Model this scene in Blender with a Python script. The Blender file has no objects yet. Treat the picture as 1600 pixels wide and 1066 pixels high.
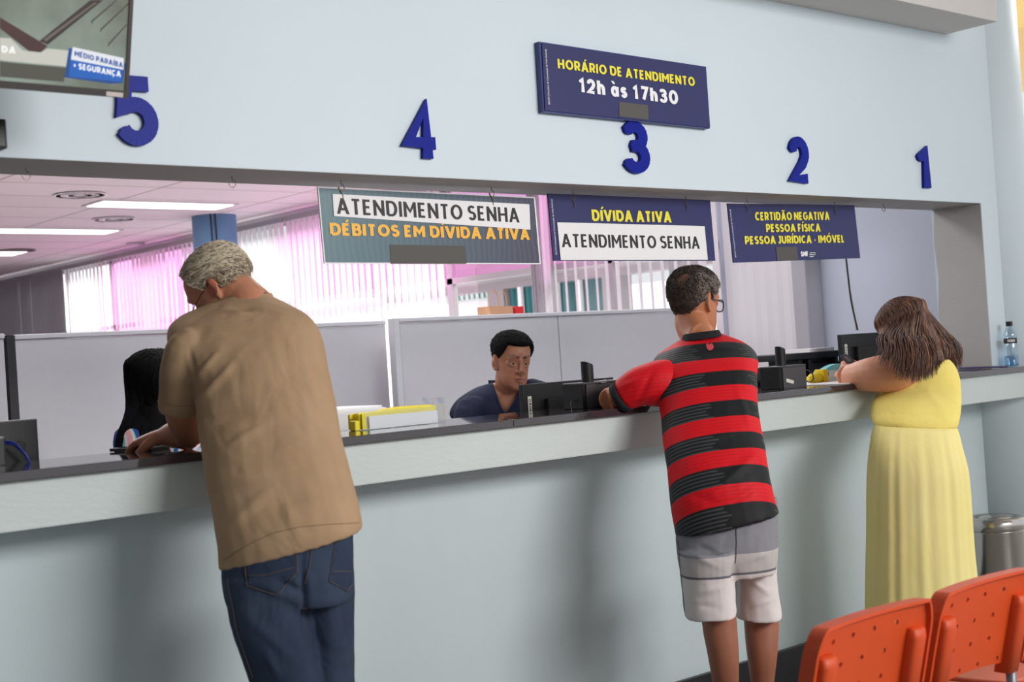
import bpy, bmesh, math, random
from mathutils import Vector, Matrix, noise
from mathutils.bvhtree import BVHTree
random.seed(7)
PI = math.pi
V = Vector
SC = bpy.context.scene
COL = SC.collection

# ------------------------------------------------------------------ camera
FPX, HC = 2150.0, 1.38
AX = V((2461, 134, -FPX)).normalized()
UP = V((-.065, 1, 0)); UP.z = (UP.x * AX.x + UP.y * AX.y) / -AX.z; UP.normalize()
AY = UP.cross(AX)
RW = Matrix((AX, AY, UP))                       # rows: world axes seen from the camera
CAM = V((0, 0, HC))
FWD = RW @ V((0, 0, -1)); RIGHT = RW @ V((1, 0, 0)); CUP = RW @ V((0, 1, 0))
cd = bpy.data.cameras.new('camera'); cam = bpy.data.objects.new('camera', cd); COL.objects.link(cam)
cam.matrix_world = Matrix.Translation(CAM) @ RW.to_4x4()
cd.sensor_width = 36; cd.lens = FPX / 1600 * 36; cd.clip_start = .05; cd.clip_end = 200
cd.dof.use_dof = True; cd.dof.focus_distance = 5.0; cd.dof.aperture_fstop = 4.0
SC.camera = cam

# ------------------------------------------------------------------ light
w = bpy.data.worlds.new('sky'); SC.world = w; w.use_nodes = True
bg = w.node_tree.nodes['Background']; bg.inputs[0].default_value = (.93, .97, 1, 1); bg.inputs[1].default_value = .886
def area(name, loc, target, sx, sy, power, col):
    l = bpy.data.lights.new(name, 'AREA'); l.shape = 'RECTANGLE'; l.size = sx; l.size_y = sy
    l.energy = power; l.color = col
    o = bpy.data.objects.new(name, l); COL.objects.link(o); o.location = loc
    o.rotation_euler = (V(target) - V(loc)).to_track_quat('-Z', 'Y').to_euler()
    return o
area('hall_daylight', (3.9, -2.8, 3.5), (2.3, 3.3, 1.5), 3.6, 2.0, 130, (1, .985, .96)).data.spread = 1.7
area('office_daylight', (9.0, 9.0, 5.2), (5.87, 8.5, 1.6), 12, 2.6, 2300, (1, 1, 1))
area('office_lamp', (3.2, 7.2, 2.55), (3.2, 7.2, 0), 3.2, 3.2, 110, (1, .98, .97))
area('desk_lamp', (3.6, 4.5, 2.55), (3.6, 4.5, 0), 3.6, .6, 38, (1, .99, .98))
SC.view_settings.view_transform = 'Standard'; SC.view_settings.look = 'None'
SC.view_settings.exposure = 0; SC.view_settings.gamma = 1; SC.view_settings.use_curve_mapping = False

# ------------------------------------------------------------------ placing helpers
def ray(px, py): return RW @ V((px - 800, -(py - 533), -FPX))
def onX(px, py, X): d = ray(px, py); return CAM + d * (X / d.x)
def onY(px, py, Y): d = ray(px, py); return CAM + d * (Y / d.y)
def onZ(px, py, z): d = ray(px, py); return CAM + d * ((z - HC) / d.z)
def atD(px, py, dep): d = ray(px, py); return CAM + d * (dep / FPX)
def depth(p): return (V(p) - CAM).dot(FWD)

# ------------------------------------------------------------------ materials
def lin(c):
    return tuple(((x / 255) / 12.92 if x / 255 <= .04045 else ((x / 255 + .055) / 1.055) ** 2.4) for x in c) + (1,)
MATS = {}
def mat(name, c, rough=.6, metal=0, var=0, vscale=8, bump=0, bscale=60, stretch=(1, 1, 1), spec=.5, c2=None, sss=0, coat=0, trans=0, ior=1.45, emit=0, alpha=1, vcol=False, fold=0, fscale=7):
    if name in MATS: return MATS[name]
    m = bpy.data.materials.new(name); m.use_nodes = True; MATS[name] = m
    nt = m.node_tree; N = nt.nodes; L = nt.links; b = N['Principled BSDF']
    col = lin(c)
    b.inputs['Base Color'].default_value = col
    b.inputs['Roughness'].default_value = rough; b.inputs['Metallic'].default_value = metal
    b.inputs['Specular IOR Level'].default_value = spec; b.inputs['IOR'].default_value = ior
    b.inputs['Coat Weight'].default_value = coat; b.inputs['Transmission Weight'].default_value = trans
    b.inputs['Alpha'].default_value = alpha
    if sss: b.inputs['Subsurface Weight'].default_value = sss; b.inputs['Subsurface Scale'].default_value = .008; b.inputs['Subsurface Radius'].default_value = (1, .4, .25)
    if emit: b.inputs['Emission Color'].default_value = col; b.inputs['Emission Strength'].default_value = emit
    tc = N.new('ShaderNodeTexCoord'); mp = N.new('ShaderNodeMapping'); mp.inputs['Scale'].default_value = stretch
    L.new(tc.outputs['Object'], mp.inputs[0])
    src = None
    if vcol:
        at = N.new('ShaderNodeVertexColor'); at.layer_name = 'Col'; src = at.outputs['Color']
        L.new(src, b.inputs['Base Color'])
    if var or c2:
        n = N.new('ShaderNodeTexNoise'); n.inputs['Scale'].default_value = vscale; n.inputs['Detail'].default_value = 6
        L.new(mp.outputs[0], n.inputs['Vector'])
        r = N.new('ShaderNodeMapRange'); r.inputs[1].default_value = .3; r.inputs[2].default_value = .7
        L.new(n.outputs[0], r.inputs[0])
        mx = N.new('ShaderNodeMix'); mx.data_type = 'RGBA'
        L.new(r.outputs[0], mx.inputs[0])
        if vcol:
            mul = N.new('ShaderNodeMix'); mul.data_type = 'RGBA'; mul.blend_type = 'MULTIPLY'; mul.inputs[0].default_value = 1
            L.new(src, mul.inputs[6])
            mx.inputs[6].default_value = (1 - var, 1 - var, 1 - var, 1); mx.inputs[7].default_value = (1, 1, 1, 1)
            L.new(mx.outputs[2], mul.inputs[7]); L.new(mul.outputs[2], b.inputs['Base Color'])
        else:
            k = lin(c2) if c2 else tuple(x * (1 - var) for x in col[:3]) + (1,)
            mx.inputs[6].default_value = k; mx.inputs[7].default_value = col
            L.new(mx.outputs[2], b.inputs['Base Color'])
    if bump:
        n = N.new('ShaderNodeTexNoise'); n.inputs['Scale'].default_value = bscale; n.inputs['Detail'].default_value = 4
        L.new(mp.outputs[0], n.inputs['Vector'])
        bp = N.new('ShaderNodeBump'); bp.inputs['Strength'].default_value = bump; bp.inputs['Distance'].default_value = .01
        L.new(n.outputs[0], bp.inputs['Height']); L.new(bp.outputs[0], b.inputs['Normal'])
    if fold:
        n2 = N.new('ShaderNodeTexNoise'); n2.inputs['Scale'].default_value = fscale; n2.inputs['Detail'].default_value = 2; n2.inputs['Distortion'].default_value = 1.6
        mp2 = N.new('ShaderNodeMapping'); mp2.inputs['Scale'].default_value = (1, 1, .55); mp2.inputs['Rotation'].default_value = (0, .5, 0)
        L.new(tc.outputs['Object'], mp2.inputs[0]); L.new(mp2.outputs[0], n2.inputs['Vector'])
        b2 = N.new('ShaderNodeBump'); b2.inputs['Strength'].default_value = fold; b2.inputs['Distance'].default_value = .05
        L.new(n2.outputs[0], b2.inputs['Height'])
        if bump: L.new(b2.outputs[0], bp.inputs['Normal'])
        else: L.new(b2.outputs[0], b.inputs['Normal'])
    return m
def nodes(m): return m.node_tree.nodes, m.node_tree.links, m.node_tree.nodes['Principled BSDF']

# ------------------------------------------------------------------ object helpers
WLOC = {}
def tag(o, label=None, cat=None, group=None, kind=None):
    if label: o['label'] = label
    if cat: o['category'] = cat
    if group: o['group'] = group
    if kind: o['kind'] = kind
    return o
def thing(name, label, cat, loc=(0, 0, 0), group=None):
    o = bpy.data.objects.new(name, None); COL.objects.link(o); o.location = loc; o.empty_display_size = .1
    WLOC[o.name] = V(loc)
    return tag(o, label, cat, group)
def obj(name, bm, m, parent=None, loc=None, smooth=False, label=None):
    me = bm if isinstance(bm, bpy.types.Mesh) else None
    if me is None:
        me = bpy.data.meshes.new(name); bmesh.ops.recalc_face_normals(bm, faces=bm.faces[:]); bm.to_mesh(me); bm.free()
    base = WLOC[parent.name] if parent else (V(loc) if loc is not None else V((0, 0, 0)))
    me.transform(Matrix.Translation(-base))
    me.materials.clear()
    for x in (m if isinstance(m, (list, tuple)) else [m]): me.materials.append(x)
    if smooth: me.polygons.foreach_set('use_smooth', [True] * len(me.polygons))
    o = bpy.data.objects.new(name, me); COL.objects.link(o)
    if parent: o.parent = parent
    else: o.location = base
    WLOC[o.name] = base
    if label: o['label'] = label
    return o
def struct(name, bm, m): return tag(obj(name, bm, m), kind='structure')
def dup(root, d, label=None, **kw):
    def cp(o, parent):
        c = o.copy(); COL.objects.link(c)
        if parent: c.parent = parent
        else: c.location = o.location + V(d)
        WLOC[c.name] = WLOC[o.name] + V(d)
        for ch in [x for x in kids.get(o.name, [])]: cp(ch, c)
        return c
    kids = {}
    for x in bpy.data.objects:
        if x.parent: kids.setdefault(x.parent.name, []).append(x)
    r = cp(root, None)
    if label: r['label'] = label
    return r

def BM(): return bmesh.new()
def box(bm, a, b, mi=0):
    x0, y0, z0 = (min(a[i], b[i]) for i in range(3)); x1, y1, z1 = (max(a[i], b[i]) for i in range(3))
    vs = [bm.verts.new(p) for p in ((x0, y0, z0), (x1, y0, z0), (x1, y1, z0), (x0, y1, z0), (x0, y0, z1), (x1, y0, z1), (x1, y1, z1), (x0, y1, z1))]
    for f in ((0, 3, 2, 1), (4, 5, 6, 7), (0, 1, 5, 4), (1, 2, 6, 5), (2, 3, 7, 6), (3, 0, 4, 7)):
        bm.faces.new([vs[i] for i in f]).material_index = mi
    return bm
def B(a, b): return box(BM(), a, b)
def bev(bm, r, seg=2):
    bmesh.ops.bevel(bm, geom=bm.edges[:], offset=r, segments=seg, affect='EDGES', profile=.7); return bm
def prism(bm, pts, d):                       # polygon (world points) pushed along d
    d = V(d); a = [bm.verts.new(p) for p in pts]; b = [bm.verts.new(V(p) + d) for p in pts]; n = len(pts)
    bm.faces.new(a); bm.faces.new(b[::-1])
    for i in range(n): bm.faces.new((a[i], b[i], b[(i + 1) % n], a[(i + 1) % n]))
    return bm
def frame_of(t, ref=None):
    t = t.normalized(); ref = ref or (V((0, 0, 1)) if abs(t.z) < .9 else V((0, 1, 0)))
    a = t.cross(ref).normalized(); return a, a.cross(t).normalized()
def loft(bm, rings, caps=True):
    vs = [[bm.verts.new(p) for p in r] for r in rings]; n = len(rings[0])
    for i in range(len(vs) - 1):
        for j in range(n):
            k = (j + 1) % n
            bm.faces.new((vs[i][j], vs[i][k], vs[i + 1][k], vs[i + 1][j]))
    if caps:
        for r, s in ((vs[0], -1), (vs[-1], 1)):
            c = V((0, 0, 0))
            for v in r: c += v.co
            c = bm.verts.new(c / n)
            for j in range(n):
                k = (j + 1) % n
                bm.faces.new((r[j], r[k], c) if s > 0 else (r[k], r[j], c))
    return bm
def ell(c, a, b, n=20, e=2.0):
    out = []
    for i in range(n):
        t = 2 * PI * i / n; ct, st = math.cos(t), math.sin(t)
        out.append(c + a * (math.copysign(abs(ct) ** (2 / e), ct)) + b * (math.copysign(abs(st) ** (2 / e), st)))
    return out
def tube(bm, pts, rad, n=12, ref=None, flat=1.0, caps=True):   # pts with a radius each
    pts = [V(p) for p in pts]
    if not isinstance(rad, (list, tuple)): rad = [rad] * len(pts)
    rings = []; pa = None
    for i, p in enumerate(pts):
        t = (pts[min(i + 1, len(pts) - 1)] - pts[max(i - 1, 0)])
        a, b = frame_of(t, ref)
        if pa is not None:
            q = (pa - t.normalized() * pa.dot(t.normalized()))
            if q.length > 1e-6: a = q.normalized(); b = a.cross(t.normalized())
        pa = a
        rings.append(ell(p, a * rad[i], b * rad[i] * flat, n))
    return loft(bm, rings, caps)
def spline(pts, k=6):
    pts = [V(p) for p in pts]; out = []
    for i in range(len(pts) - 1):
        p0 = pts[max(i - 1, 0)]; p1 = pts[i]; p2 = pts[i + 1]; p3 = pts[min(i + 2, len(pts) - 1)]
        for j in range(k):
            t = j / k
            out.append(.5 * ((2 * p1) + (p2 - p0) * t + (2 * p0 - 5 * p1 + 4 * p2 - p3) * t * t + (3 * p1 - p0 - 3 * p2 + p3) * t ** 3))
    out.append(pts[-1]); return out
def cyl(bm, c, r, h, n=32, axis=V((0, 0, 1)), r2=None):
    a, b = frame_of(axis); r2 = r if r2 is None else r2
    return loft(bm, [ell(V(c), a * r, b * r, n), ell(V(c) + axis.normalized() * h, a * r2, b * r2, n)])
def lathe(bm, c, prof, n=40, axis=V((0, 0, 1))):
    a, b = frame_of(axis)
    return loft(bm, [ell(V(c) + axis * z, a * r, b * r, n) for r, z in prof])

# ------------------------------------------------------------------ lettering: a stroke alphabet of our own
def arc(cx, cy, rx, ry, a0, a1, n=10):
    return [(cx + rx * math.cos(math.radians(a0 + (a1 - a0) * i / n)), cy + ry * math.sin(math.radians(a0 + (a1 - a0) * i / n))) for i in range(n + 1)]
O_ = arc(.5, .5, .5, .5, 0, 360, 28)
G = {
 'A': (.86, [('f', (0, 0), (.5, 1)), ('f', (1, 0), (.5, 1)), [(.2, .27), (.8, .27)]]),
 'B': (.70, [[(.6, .54), (0, .54), (0, 1), (.55, 1)] + arc(.6, .77, .32, .23, 90, -90), [(0, .54), (0, 0), (.6, 0)] + arc(.66, .27, .34, .27, -90, 90) + [(.5, .54)]]),
 'C': (.80, [arc(.52, .5, .52, .5, 48, 312, 20)]),
 'D': (.80, [[(0, 0), (0, 1), (.4, 1)] + arc(.5, .5, .5, .5, 90, -90, 14) + [(.4, 0), (-.01, 0)]]),
 'E': (.62, [[(1, 1), (0, 1), (0, 0), (1, 0)], [(0, .51), (.88, .51)]]),
 'F': (.60, [[(1, 1), (0, 1), (0, -.09)], [(0, .46), (.88, .46)]]),
 'G': (.84, [arc(.52, .5, .52, .5, 50, 330, 20)[:-1] + [(.97, .2), (.97, .48), (.6, .48)]]),
 'H': (.78, [[(0, -.09), (0, 1.09)], [(1, -.09), (1, 1.09)], [(0, .5), (1, .5)]]),
 'I': (.20, [[(.5, -.09), (.5, 1.09)]]),
 'J': (.50, [[(.2, 1), (1, 1), (1, .3)] + arc(.5, .3, .5, .3, 0, -150, 8)[1:]]),
 'L': (.56, [[(0, 1.09), (0, 0), (1, 0)]]),
 'M': (.94, [[(0, -.09), (0, 1.09)], [(1, -.09), (1, 1.09)], [(.03, 1), (.5, .35), (.97, 1)]]),
 'N': (.80, [[(0, -.09), (0, 1.09)], [(1, -.09), (1, 1.09)], [(.02, 1), (.98, 0)]]),
 'O': (.92, [O_]),
 'P': (.68, [[(0, -.09), (0, 1), (.5, 1)] + arc(.62, .69, .38, .31, 90, -90) + [(.5, .38), (0, .38)]]),
 'R': (.70, [[(0, -.09), (0, 1), (.5, 1)] + arc(.6, .7, .38, .3, 90, -90) + [(.5, .4), (0, .4)], [(.55, .42), (1, -.06)]]),
 'S': (.66, [arc(.5, .76, .48, .24, 35, 250, 12) + arc(.52, .255, .48, .265, 80, -150, 14)]),
 'T': (.70, [[(-.05, 1), (1.05, 1)], [(.5, 1), (.5, -.09)]]),
 'U': (.78, [[(0, 1.09), (0, .4)] + arc(.5, .4, .5, .4, 180, 360, 14) + [(1, 1.09)]]),
 'V': (.86, [('f', (.5, 0), (0, 1)), ('f', (.5, 0), (1, 1))]),
 'Z': (.7, [[(0, 1), (1, 1), (0, 0), (1, 0)]]),
 '-': (.40, [[(0, .36), (1, .36)]]),
 '+': (.55, [[(0, .5), (1, .5)], [(.5, .2), (.5, .8)]]),
 '|': (.15, [[(.5, -.15), (.5, 1.15)]]),
 '0': (.72, [O_]),
 '1': (.42, [[(0, .78), (.15, .84), (.8, 1.0), (.8, -.09)]]),
 '2': (.62, [arc(.5, .68, .47, .32, 165, -20, 14) + [(.72, .38), (0, 0), (1.04, 0)]]),
 '3': (.64, [arc(.48, .76, .44, .24, 150, -85, 14) + [(.3, .53)], [(.35, .53)] + arc(.48, .265, .5, .265, 90, -155, 14)]),
 '4': (.74, [[(.72, -.09), (.72, 1), (0, .25), (1.05, .25)]]),
 '5': (.66, [[(.95, 1), (.14, 1), (.08, .52)] + arc(.46, .31, .52, .31, 140, -150, 16)]),
 '7': (.66, [[(0, 1), (1, 1), (.35, -.05)]]),
 'h': (.56, [[(0, -.09), (0, 1.09)], [(0, .38)] + arc(.5, .38, .5, .32, 180, 0, 12) + [(1, -.09)]]),
 'a': (.58, [[(1, .76), (1, -.09)], arc(.5, .33, .5, .33, 0, 360, 18)]),
 's': (.50, [arc(.5, .52, .46, .17, 35, 250, 10) + arc(.5, .175, .46, .18, 80, -150, 10)]),
 ' ': (.30, []),
}
ACC = {'Á': ('A', '/'), 'É': ('E', '/'), 'Í': ('I', '/'), 'Ó': ('O', '/'), 'Ã': ('A', '~'), 'À': ('A', '\\'), 'à': ('a', '`'), 'Ç': ('C', ',')}
def stroke2d(pts, t, flat=False):
    n = len(pts); out = []
    if flat:
        (x0, y0), (x1, y1) = pts; d = math.hypot(x1 - x0, y1 - y0); hw = t / 2 * d / abs(y1 - y0)
        return [[(x0 - hw, y0), (x0 + hw, y0), (x1 + hw, y1), (x1 - hw, y1)]]
    closed = n > 3 and math.hypot(pts[0][0] - pts[-1][0], pts[0][1] - pts[-1][1]) < 1e-4
    P = [V((x, y)) for x, y in pts]; dirs = [(P[i + 1] - P[i]).normalized() for i in range(n - 1)]
    def joint(i):                                # sharp corners are mitred, smooth ones get a disc
        if 0 < i < n - 1: d0, d1 = dirs[i - 1], dirs[i]
        elif closed: d0, d1 = dirs[-1], dirs[0]
        else: return None
        c = d0.dot(d1)
        if c > .87: out.append([(P[i].x + t / 2 * math.cos(k * PI / 5), P[i].y + t / 2 * math.sin(k * PI / 5)) for k in range(10)]); return None
        m = d0 + d1; m = m.normalized() if m.length > 1e-6 else d0
        return V((-m.y, m.x)) * (t / 2 * min(1 / max(m.dot(d0), .3), 1.6))
    J = [joint(i) for i in range(n)]
    for i in range(n - 1):
        nr = V((-dirs[i].y, dirs[i].x)) * t / 2
        o0 = J[i] if J[i] is not None else nr; o1 = J[i + 1] if J[i + 1] is not None else nr
        out.append([tuple(P[i] + o0), tuple(P[i + 1] + o1), tuple(P[i + 1] - o1), tuple(P[i] - o0)])
    return out
def glyph_quads(ch, t, wk=1.0):
    acc = None
    if ch in ACC: ch, acc = ACC[ch]
    wd, strokes = G[ch]; wd = wd * wk
    if ch in 'I|': wd = t * 1.0
    h = t / 2; Q = []
    X = lambda x: h + x * max(wd - t, .0001); Y = lambda y: min(max(h + y * (1 - t), 0), 1)
    for s in strokes:
        if s[0] == 'f': Q += stroke2d([(X(s[1][0]), s[1][1]), (X(s[2][0]), s[2][1])], t, True)
        else: Q += stroke2d([(X(x), Y(y)) for x, y in s], t)
    c = wd / 2
    if acc == '/': Q.append([(c - .03, 1.07), (c + .10, 1.07), (c + .22, 1.27), (c + .04, 1.27)])
    if acc == '\\': Q.append([(c - .10, 1.07), (c + .05, 1.07), (c - .04, 1.27), (c - .22, 1.27)])
    if acc == '`': Q.append([(c - .10, .86), (c + .05, .86), (c - .04, 1.06), (c - .22, 1.06)])
    if acc == '~': Q += stroke2d([(c - .22, 1.08), (c - .1, 1.18), (c + .08, 1.10), (c + .22, 1.2)], .1)
    if acc == ',': Q.append([(c - .04, 0), (c + .08, 0), (c + .02, -.22), (c - .12, -.22)])
    return Q, wd
def lettering(text, p0, p1, upv, t=.2, wk=1.0, gap=.12, deep=.0015, bk=None, split=False):
    """text fitted from baseline point p0 to p1; upv = cap-height vector; bk = thickness vector"""
    p0 = V(p0); p1 = V(p1); upv = V(upv)
    x = 0; wordl = [[]]
    for ch in text:
        if ch == ' ': x += .26 * wk + gap * .3; wordl.append([]); continue
        Q, wd = glyph_quads(ch, t, wk); wordl[-1].append((x, Q)); x += wd + gap
    W = x - gap; ux = (p1 - p0) / W
    nrm = (p1 - p0).cross(upv).normalized() * deep if bk is None else V(bk)
    out = []
    for wl in (wordl if split else [sum(wordl, [])]):
        bm = BM()
        for x0, Q in wl:
            for k, q in enumerate(Q): prism(bm, [p0 + ux * (x0 + a) + upv * b - nrm.normalized() * (1.2e-5 * k) for a, b in q], nrm)
        out.append(bm)
    return out if split else out[0]

# ------------------------------------------------------------------ the setting
wall_blue = mat('wall_paint_pale_blue', (208, 220, 227), .55, var=.035, vscale=1.6, bump=.05, bscale=240)
nn, ll, bb = nodes(wall_blue)
wall_low = mat('wall_paint_lower', (196, 208, 212), .42, var=.10, vscale=1.3, bump=.06, bscale=120, stretch=(1.6, 1, .5))
fascia_m = mat('fascia_paint', (199, 207, 206), .5, var=.09, vscale=2.2, bump=.12, bscale=60, stretch=(.6, 1, 1.5))
grey_paint = mat('reveal_grey_paint', (182, 181, 180), .7, var=.06, vscale=5, bump=.1, bscale=90)
lilac = mat('lilac_wall', (193, 198, 214), .7, var=.05, vscale=3, bump=.06)
offwhite = mat('ceiling_box_white', (205, 200, 197), .7, var=.03, vscale=3)
black_base = mat('baseboard_black', (38, 38, 42), .35, var=.2, vscale=14)
floor_m = mat('floor_vinyl', (150, 150, 146), .35, var=.12, vscale=5)
struct('floor', B((-4, -7, -.1), (9, 3.5, 0)), floor_m)
struct('floor', B((-4, 3.5, -.1), (9, 17, 0)), mat('office_floor', (205, 200, 198), .5, var=.05)).name = 'floor_office'
HZ = 1.948
bm = BM(); box(bm, (-3.5, 3.32, HZ + .0012), (5.806, 3.58, 3.9)); box(bm, (5.806, 3.32, 1.191), (6.0, 3.58, 3.9))
struct('wall_front', bm, wall_blue)
bm = BM(); box(bm, (-3.5, 3.3205, HZ), (5.8, 3.58, HZ + .001)); struct('trim_2', bm, grey_paint)           # painted underside of the opening
bm = BM(); prism(bm, [(5.800, 3.3205, 1.19), (5.800, 3.3205, HZ), (5.800, 3.56, HZ), (5.800, 3.572, 1.8), (5.800, 3.56, 1.62), (5.800, 3.575, 1.45), (5.800, 3.565, 1.19)], (.006, 0, 0))
struct('trim_3', bm, grey_paint)
struct('wall_counter', B((-3.5, 3.44, 0), (6.2, 3.56, 1.05)), wall_low)
bm = bev(B((-3.5, 3.222, 1.048), (6.3, 3.52, 1.167)), .004, 2); struct('trim_1', bm, fascia_m)
struct('baseboard_front', bev(B((-3.5, 3.418, 0), (6.2, 3.44, .168)), .003, 1), black_base)
struct('ceiling_box', bev(B((-3.5, 3.065, 2.706), (5.604, 3.32, 3.9)), .006, 2), offwhite).name = 'trim_4'
bm = cyl(BM(), (6.09, 3.46, 0), .2, 3.9, 64); tag(obj('column', bm, wall_blue, loc=(6.09, 3.46, 0), smooth=False), 'round pale blue column closing the right end of the counter wall', 'column', kind='structure')
for p in bpy.data.objects['column'].data.polygons: p.use_smooth = abs(p.normal.z) < .5
struct('ceiling', B((-3.6, -7, 3.9), (7.2, 3.58, 4.0)), offwhite).name = 'ceiling_hall'
struct('wall_left', B((-3.6, -7, 0), (-3.5, 3.58, 3.9)), wall_blue).name = 'wall_left_hall'
# counter slab in two lengths
gran = mat('polished_dark_granite', (46, 40, 46), .055, spec=.75, c2=(66, 58, 60), vscale=420, coat=.6)
XS = onY(801.5, 655, 3.2).x
g1 = tag(obj('countertop', bev(B((-3.5, 3.198, 1.1672), (XS - .0008, 3.6, 1.19)), .001, 1), gran, loc=(0, 3.4, 1.167)), 'left length of polished dark granite countertop, under the man in the tan shirt', 'countertop', 'granite countertop lengths')
g2 = tag(obj('countertop', bev(B((XS + .0008, 3.198, 1.1672), (6.32, 3.6, 1.19)), .001, 1), gran, loc=(4, 3.4, 1.167)), 'right length of polished dark granite countertop, running to the water bottle', 'countertop', 'granite countertop lengths')

# back office
tile = mat('ceiling_tile', (214, 204, 206), .8, var=.02, vscale=2)
nn, ll, bb = nodes(tile)
tc = nn.new('ShaderNodeTexCoord'); mpn = nn.new('ShaderNodeMapping'); mpn.inputs['Location'].default_value = (.13, .1, 0)
br = nn.new('ShaderNodeTexBrick'); br.offset = 0; br.inputs['Scale'].default_value = 1; br.inputs['Brick Width'].default_value = 1.1; br.inputs['Row Height'].default_value = .56
br.inputs['Mortar Size'].default_value = .006; br.inputs['Color1'].default_value = lin((232, 222, 224)); br.inputs['Color2'].default_value = lin((226, 217, 219)); br.inputs['Mortar'].default_value = lin((120, 112, 114))
ll.new(tc.outputs['Object'], mpn.inputs[0]); ll.new(mpn.outputs[0], br.inputs[0]); ll.new(br.outputs[0], bb.inputs['Base Color'])
CZ = 2.65
struct('ceiling', B((-3.5, 3.58, CZ), (5.9, 17, CZ + .1)), tile)
pwall = mat('office_wall', (205, 205, 210), .8)
struct('wall_back', B((-3.5, 17, 0), (9, 17.1, 4)), pwall)
struct('wall_left', B((-3.6, 3.58, 0), (-3.5, 17, 4)), pwall)
WX = 5.87
def WY(px, py=450, X=WX): return onX(px, py, X).y
struct('wall_right', B((WX, 3.58, 0), (WX + .14, WY(1128), CZ)), lilac)
bm = BM(); y0 = WY(1128); box(bm, (WX, y0, 0), (WX + .14, 17, .95)); box(bm, (WX, y0, 2.60), (WX + .14, 17, CZ + .1))
struct('wall_right', bm, pwall).name = 'wall_right_low'
# window frames, film and glass
alu = mat('window_frame_metal', (176, 172, 176), .45, metal=.2)
glass = bpy.data.materials.new('clear_glass'); glass.use_nodes = True
def blank_mat(name):
    m = bpy.data.materials.new(name); m.use_nodes = True; return m
def thin(m, col, refl=.06, rough=.02):
    nt = m.node_tree; nt.nodes.clear(); o = nt.nodes.new('ShaderNodeOutputMaterial'); t = nt.nodes.new('ShaderNodeBsdfTransparent'); g = nt.nodes.new('ShaderNodeBsdfGlossy')
    t.inputs[0].default_value = col; g.inputs['Roughness'].default_value = rough; mx = nt.nodes.new('ShaderNodeMixShader'); mx.inputs[0].default_value = refl
    nt.links.new(t.outputs[0], mx.inputs[1]); nt.links.new(g.outputs[0], mx.inputs[2]); nt.links.new(mx.outputs[0], o.inputs[0]); return m
thin(glass, (1, 1, 1, 1))
film = bpy.data.materials.new('magenta_window_film'); film.use_nodes = True; thin(film, (.97, .68, .895, 1), .03)
ZT = 1.93
edges = [1128, 1048, 948, 850, 697, 583, 451, 372, 303, 168, 100, -120]
ys = [WY(e) for e in edges]
for i in range(len(ys) - 1):
    a, b = ys[i], ys[i + 1]
    bm = BM(); f = .025
    box(bm, (WX + .05, a, .95), (WX + .09, a + f * 2, 2.6)); box(bm, (WX + .05, b - .01, .95), (WX + .09, b, 2.6))
    box(bm, (WX + .05, a, .95), (WX + .09, b, 1.0)); box(bm, (WX + .05, a, 2.55), (WX + .09, b, 2.6)); box(bm, (WX + .05, a, ZT - .02), (WX + .09, b, ZT + .02))
    fr = struct('window_%d' % (i + 1), bm, alu)
    full = edges[i] == 303; pink = edges[i] in (948, 850, 697, 583) or full
    obj('pane', B((WX + .066, a + .03, 1.0), (WX + .070, b - .01, ZT)), film if full else glass, fr)
    obj('pane', B((WX + .066, a + .03, ZT), (WX + .070, b - .01, 2.55)), film if pink else glass, fr)
# vertical blinds
def slatmat(name, c, tr):
    m = bpy.data.materials.new(name); m.use_nodes = True; nt = m.node_tree; nt.nodes.clear()
    o = nt.nodes.new('ShaderNodeOutputMaterial'); d = nt.nodes.new('ShaderNodeBsdfDiffuse'); t = nt.nodes.new('ShaderNodeBsdfTranslucent'); mx = nt.nodes.new('ShaderNodeMixShader')
    d.inputs[0].default_value = lin(c); t.inputs[0].default_value = lin(c); mx.inputs[0].default_value = tr
    tc = nt.nodes.new('ShaderNodeTexCoord'); n = nt.nodes.new('ShaderNodeTexNoise'); n.inputs['Scale'].default_value = 500; bp = nt.nodes.new('ShaderNodeBump'); bp.inputs['Strength'].default_value = .1
    nt.links.new(tc.outputs['Object'], n.inputs[0]); nt.links.new(n.outputs[0], bp.inputs['Height']); nt.links.new(bp.outputs[0], d.inputs['Normal'])
    nt.links.new(d.outputs[0], mx.inputs[1]); nt.links.new(t.outputs[0], mx.inputs[2]); nt.links.new(mx.outputs[0], o.inputs[0]); return m
sl_white = slatmat('blind_fabric_white', (245, 243, 244), .6)
sl_grey = slatmat('blind_fabric_grey', (185, 183, 188), .22)
sl_dim = slatmat('blind_fabric_dim', (225, 220, 226), .12)
def blind(pa, pb, m, label, ang=12, step=.078, wd=.089, jit=2, zb=.98, X=5.80, cat='blind'):
    a, b = sorted((WY(pa, 450, X), WY(pb, 450, X)))
    r = thing('vertical_blind', label, cat, (X, (a + b) / 2, zb), 'vertical blinds along the office windows')
    obj('headrail', B((X - .02, a, 2.56), (X + .02, b, 2.6)), alu, r)
    bm = BM(); n = max(int((b - a) / step), 1)
    for i in range(n):
        y = a + (i + .5) * (b - a) / n; t = math.radians(90 - ang + random.uniform(-jit, jit)); dx, dy = math.cos(t) * wd / 2, math.sin(t) * wd / 2
        nx, ny = -math.sin(t) * .0006, math.cos(t) * .0006; cx, cy = -math.sin(t) * .006, math.cos(t) * .006
        prof = [(X - dx, y - dy), (X + cx, y + cy), (X + dx, y + dy)]
        prism(bm, [(p[0] - nx, p[1] - ny, 2.56) for p in prof] + [(p[0] + nx, p[1] + ny, 2.56) for p in prof[::-1]], (0, 0, zb - 2.56))
    obj('slats', bm, m, r, label='row of hanging fabric slats'); return r
blind(-110, 100, sl_grey, 'grey closed vertical blind at the far left of the office windows', 3, jit=1)
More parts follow.
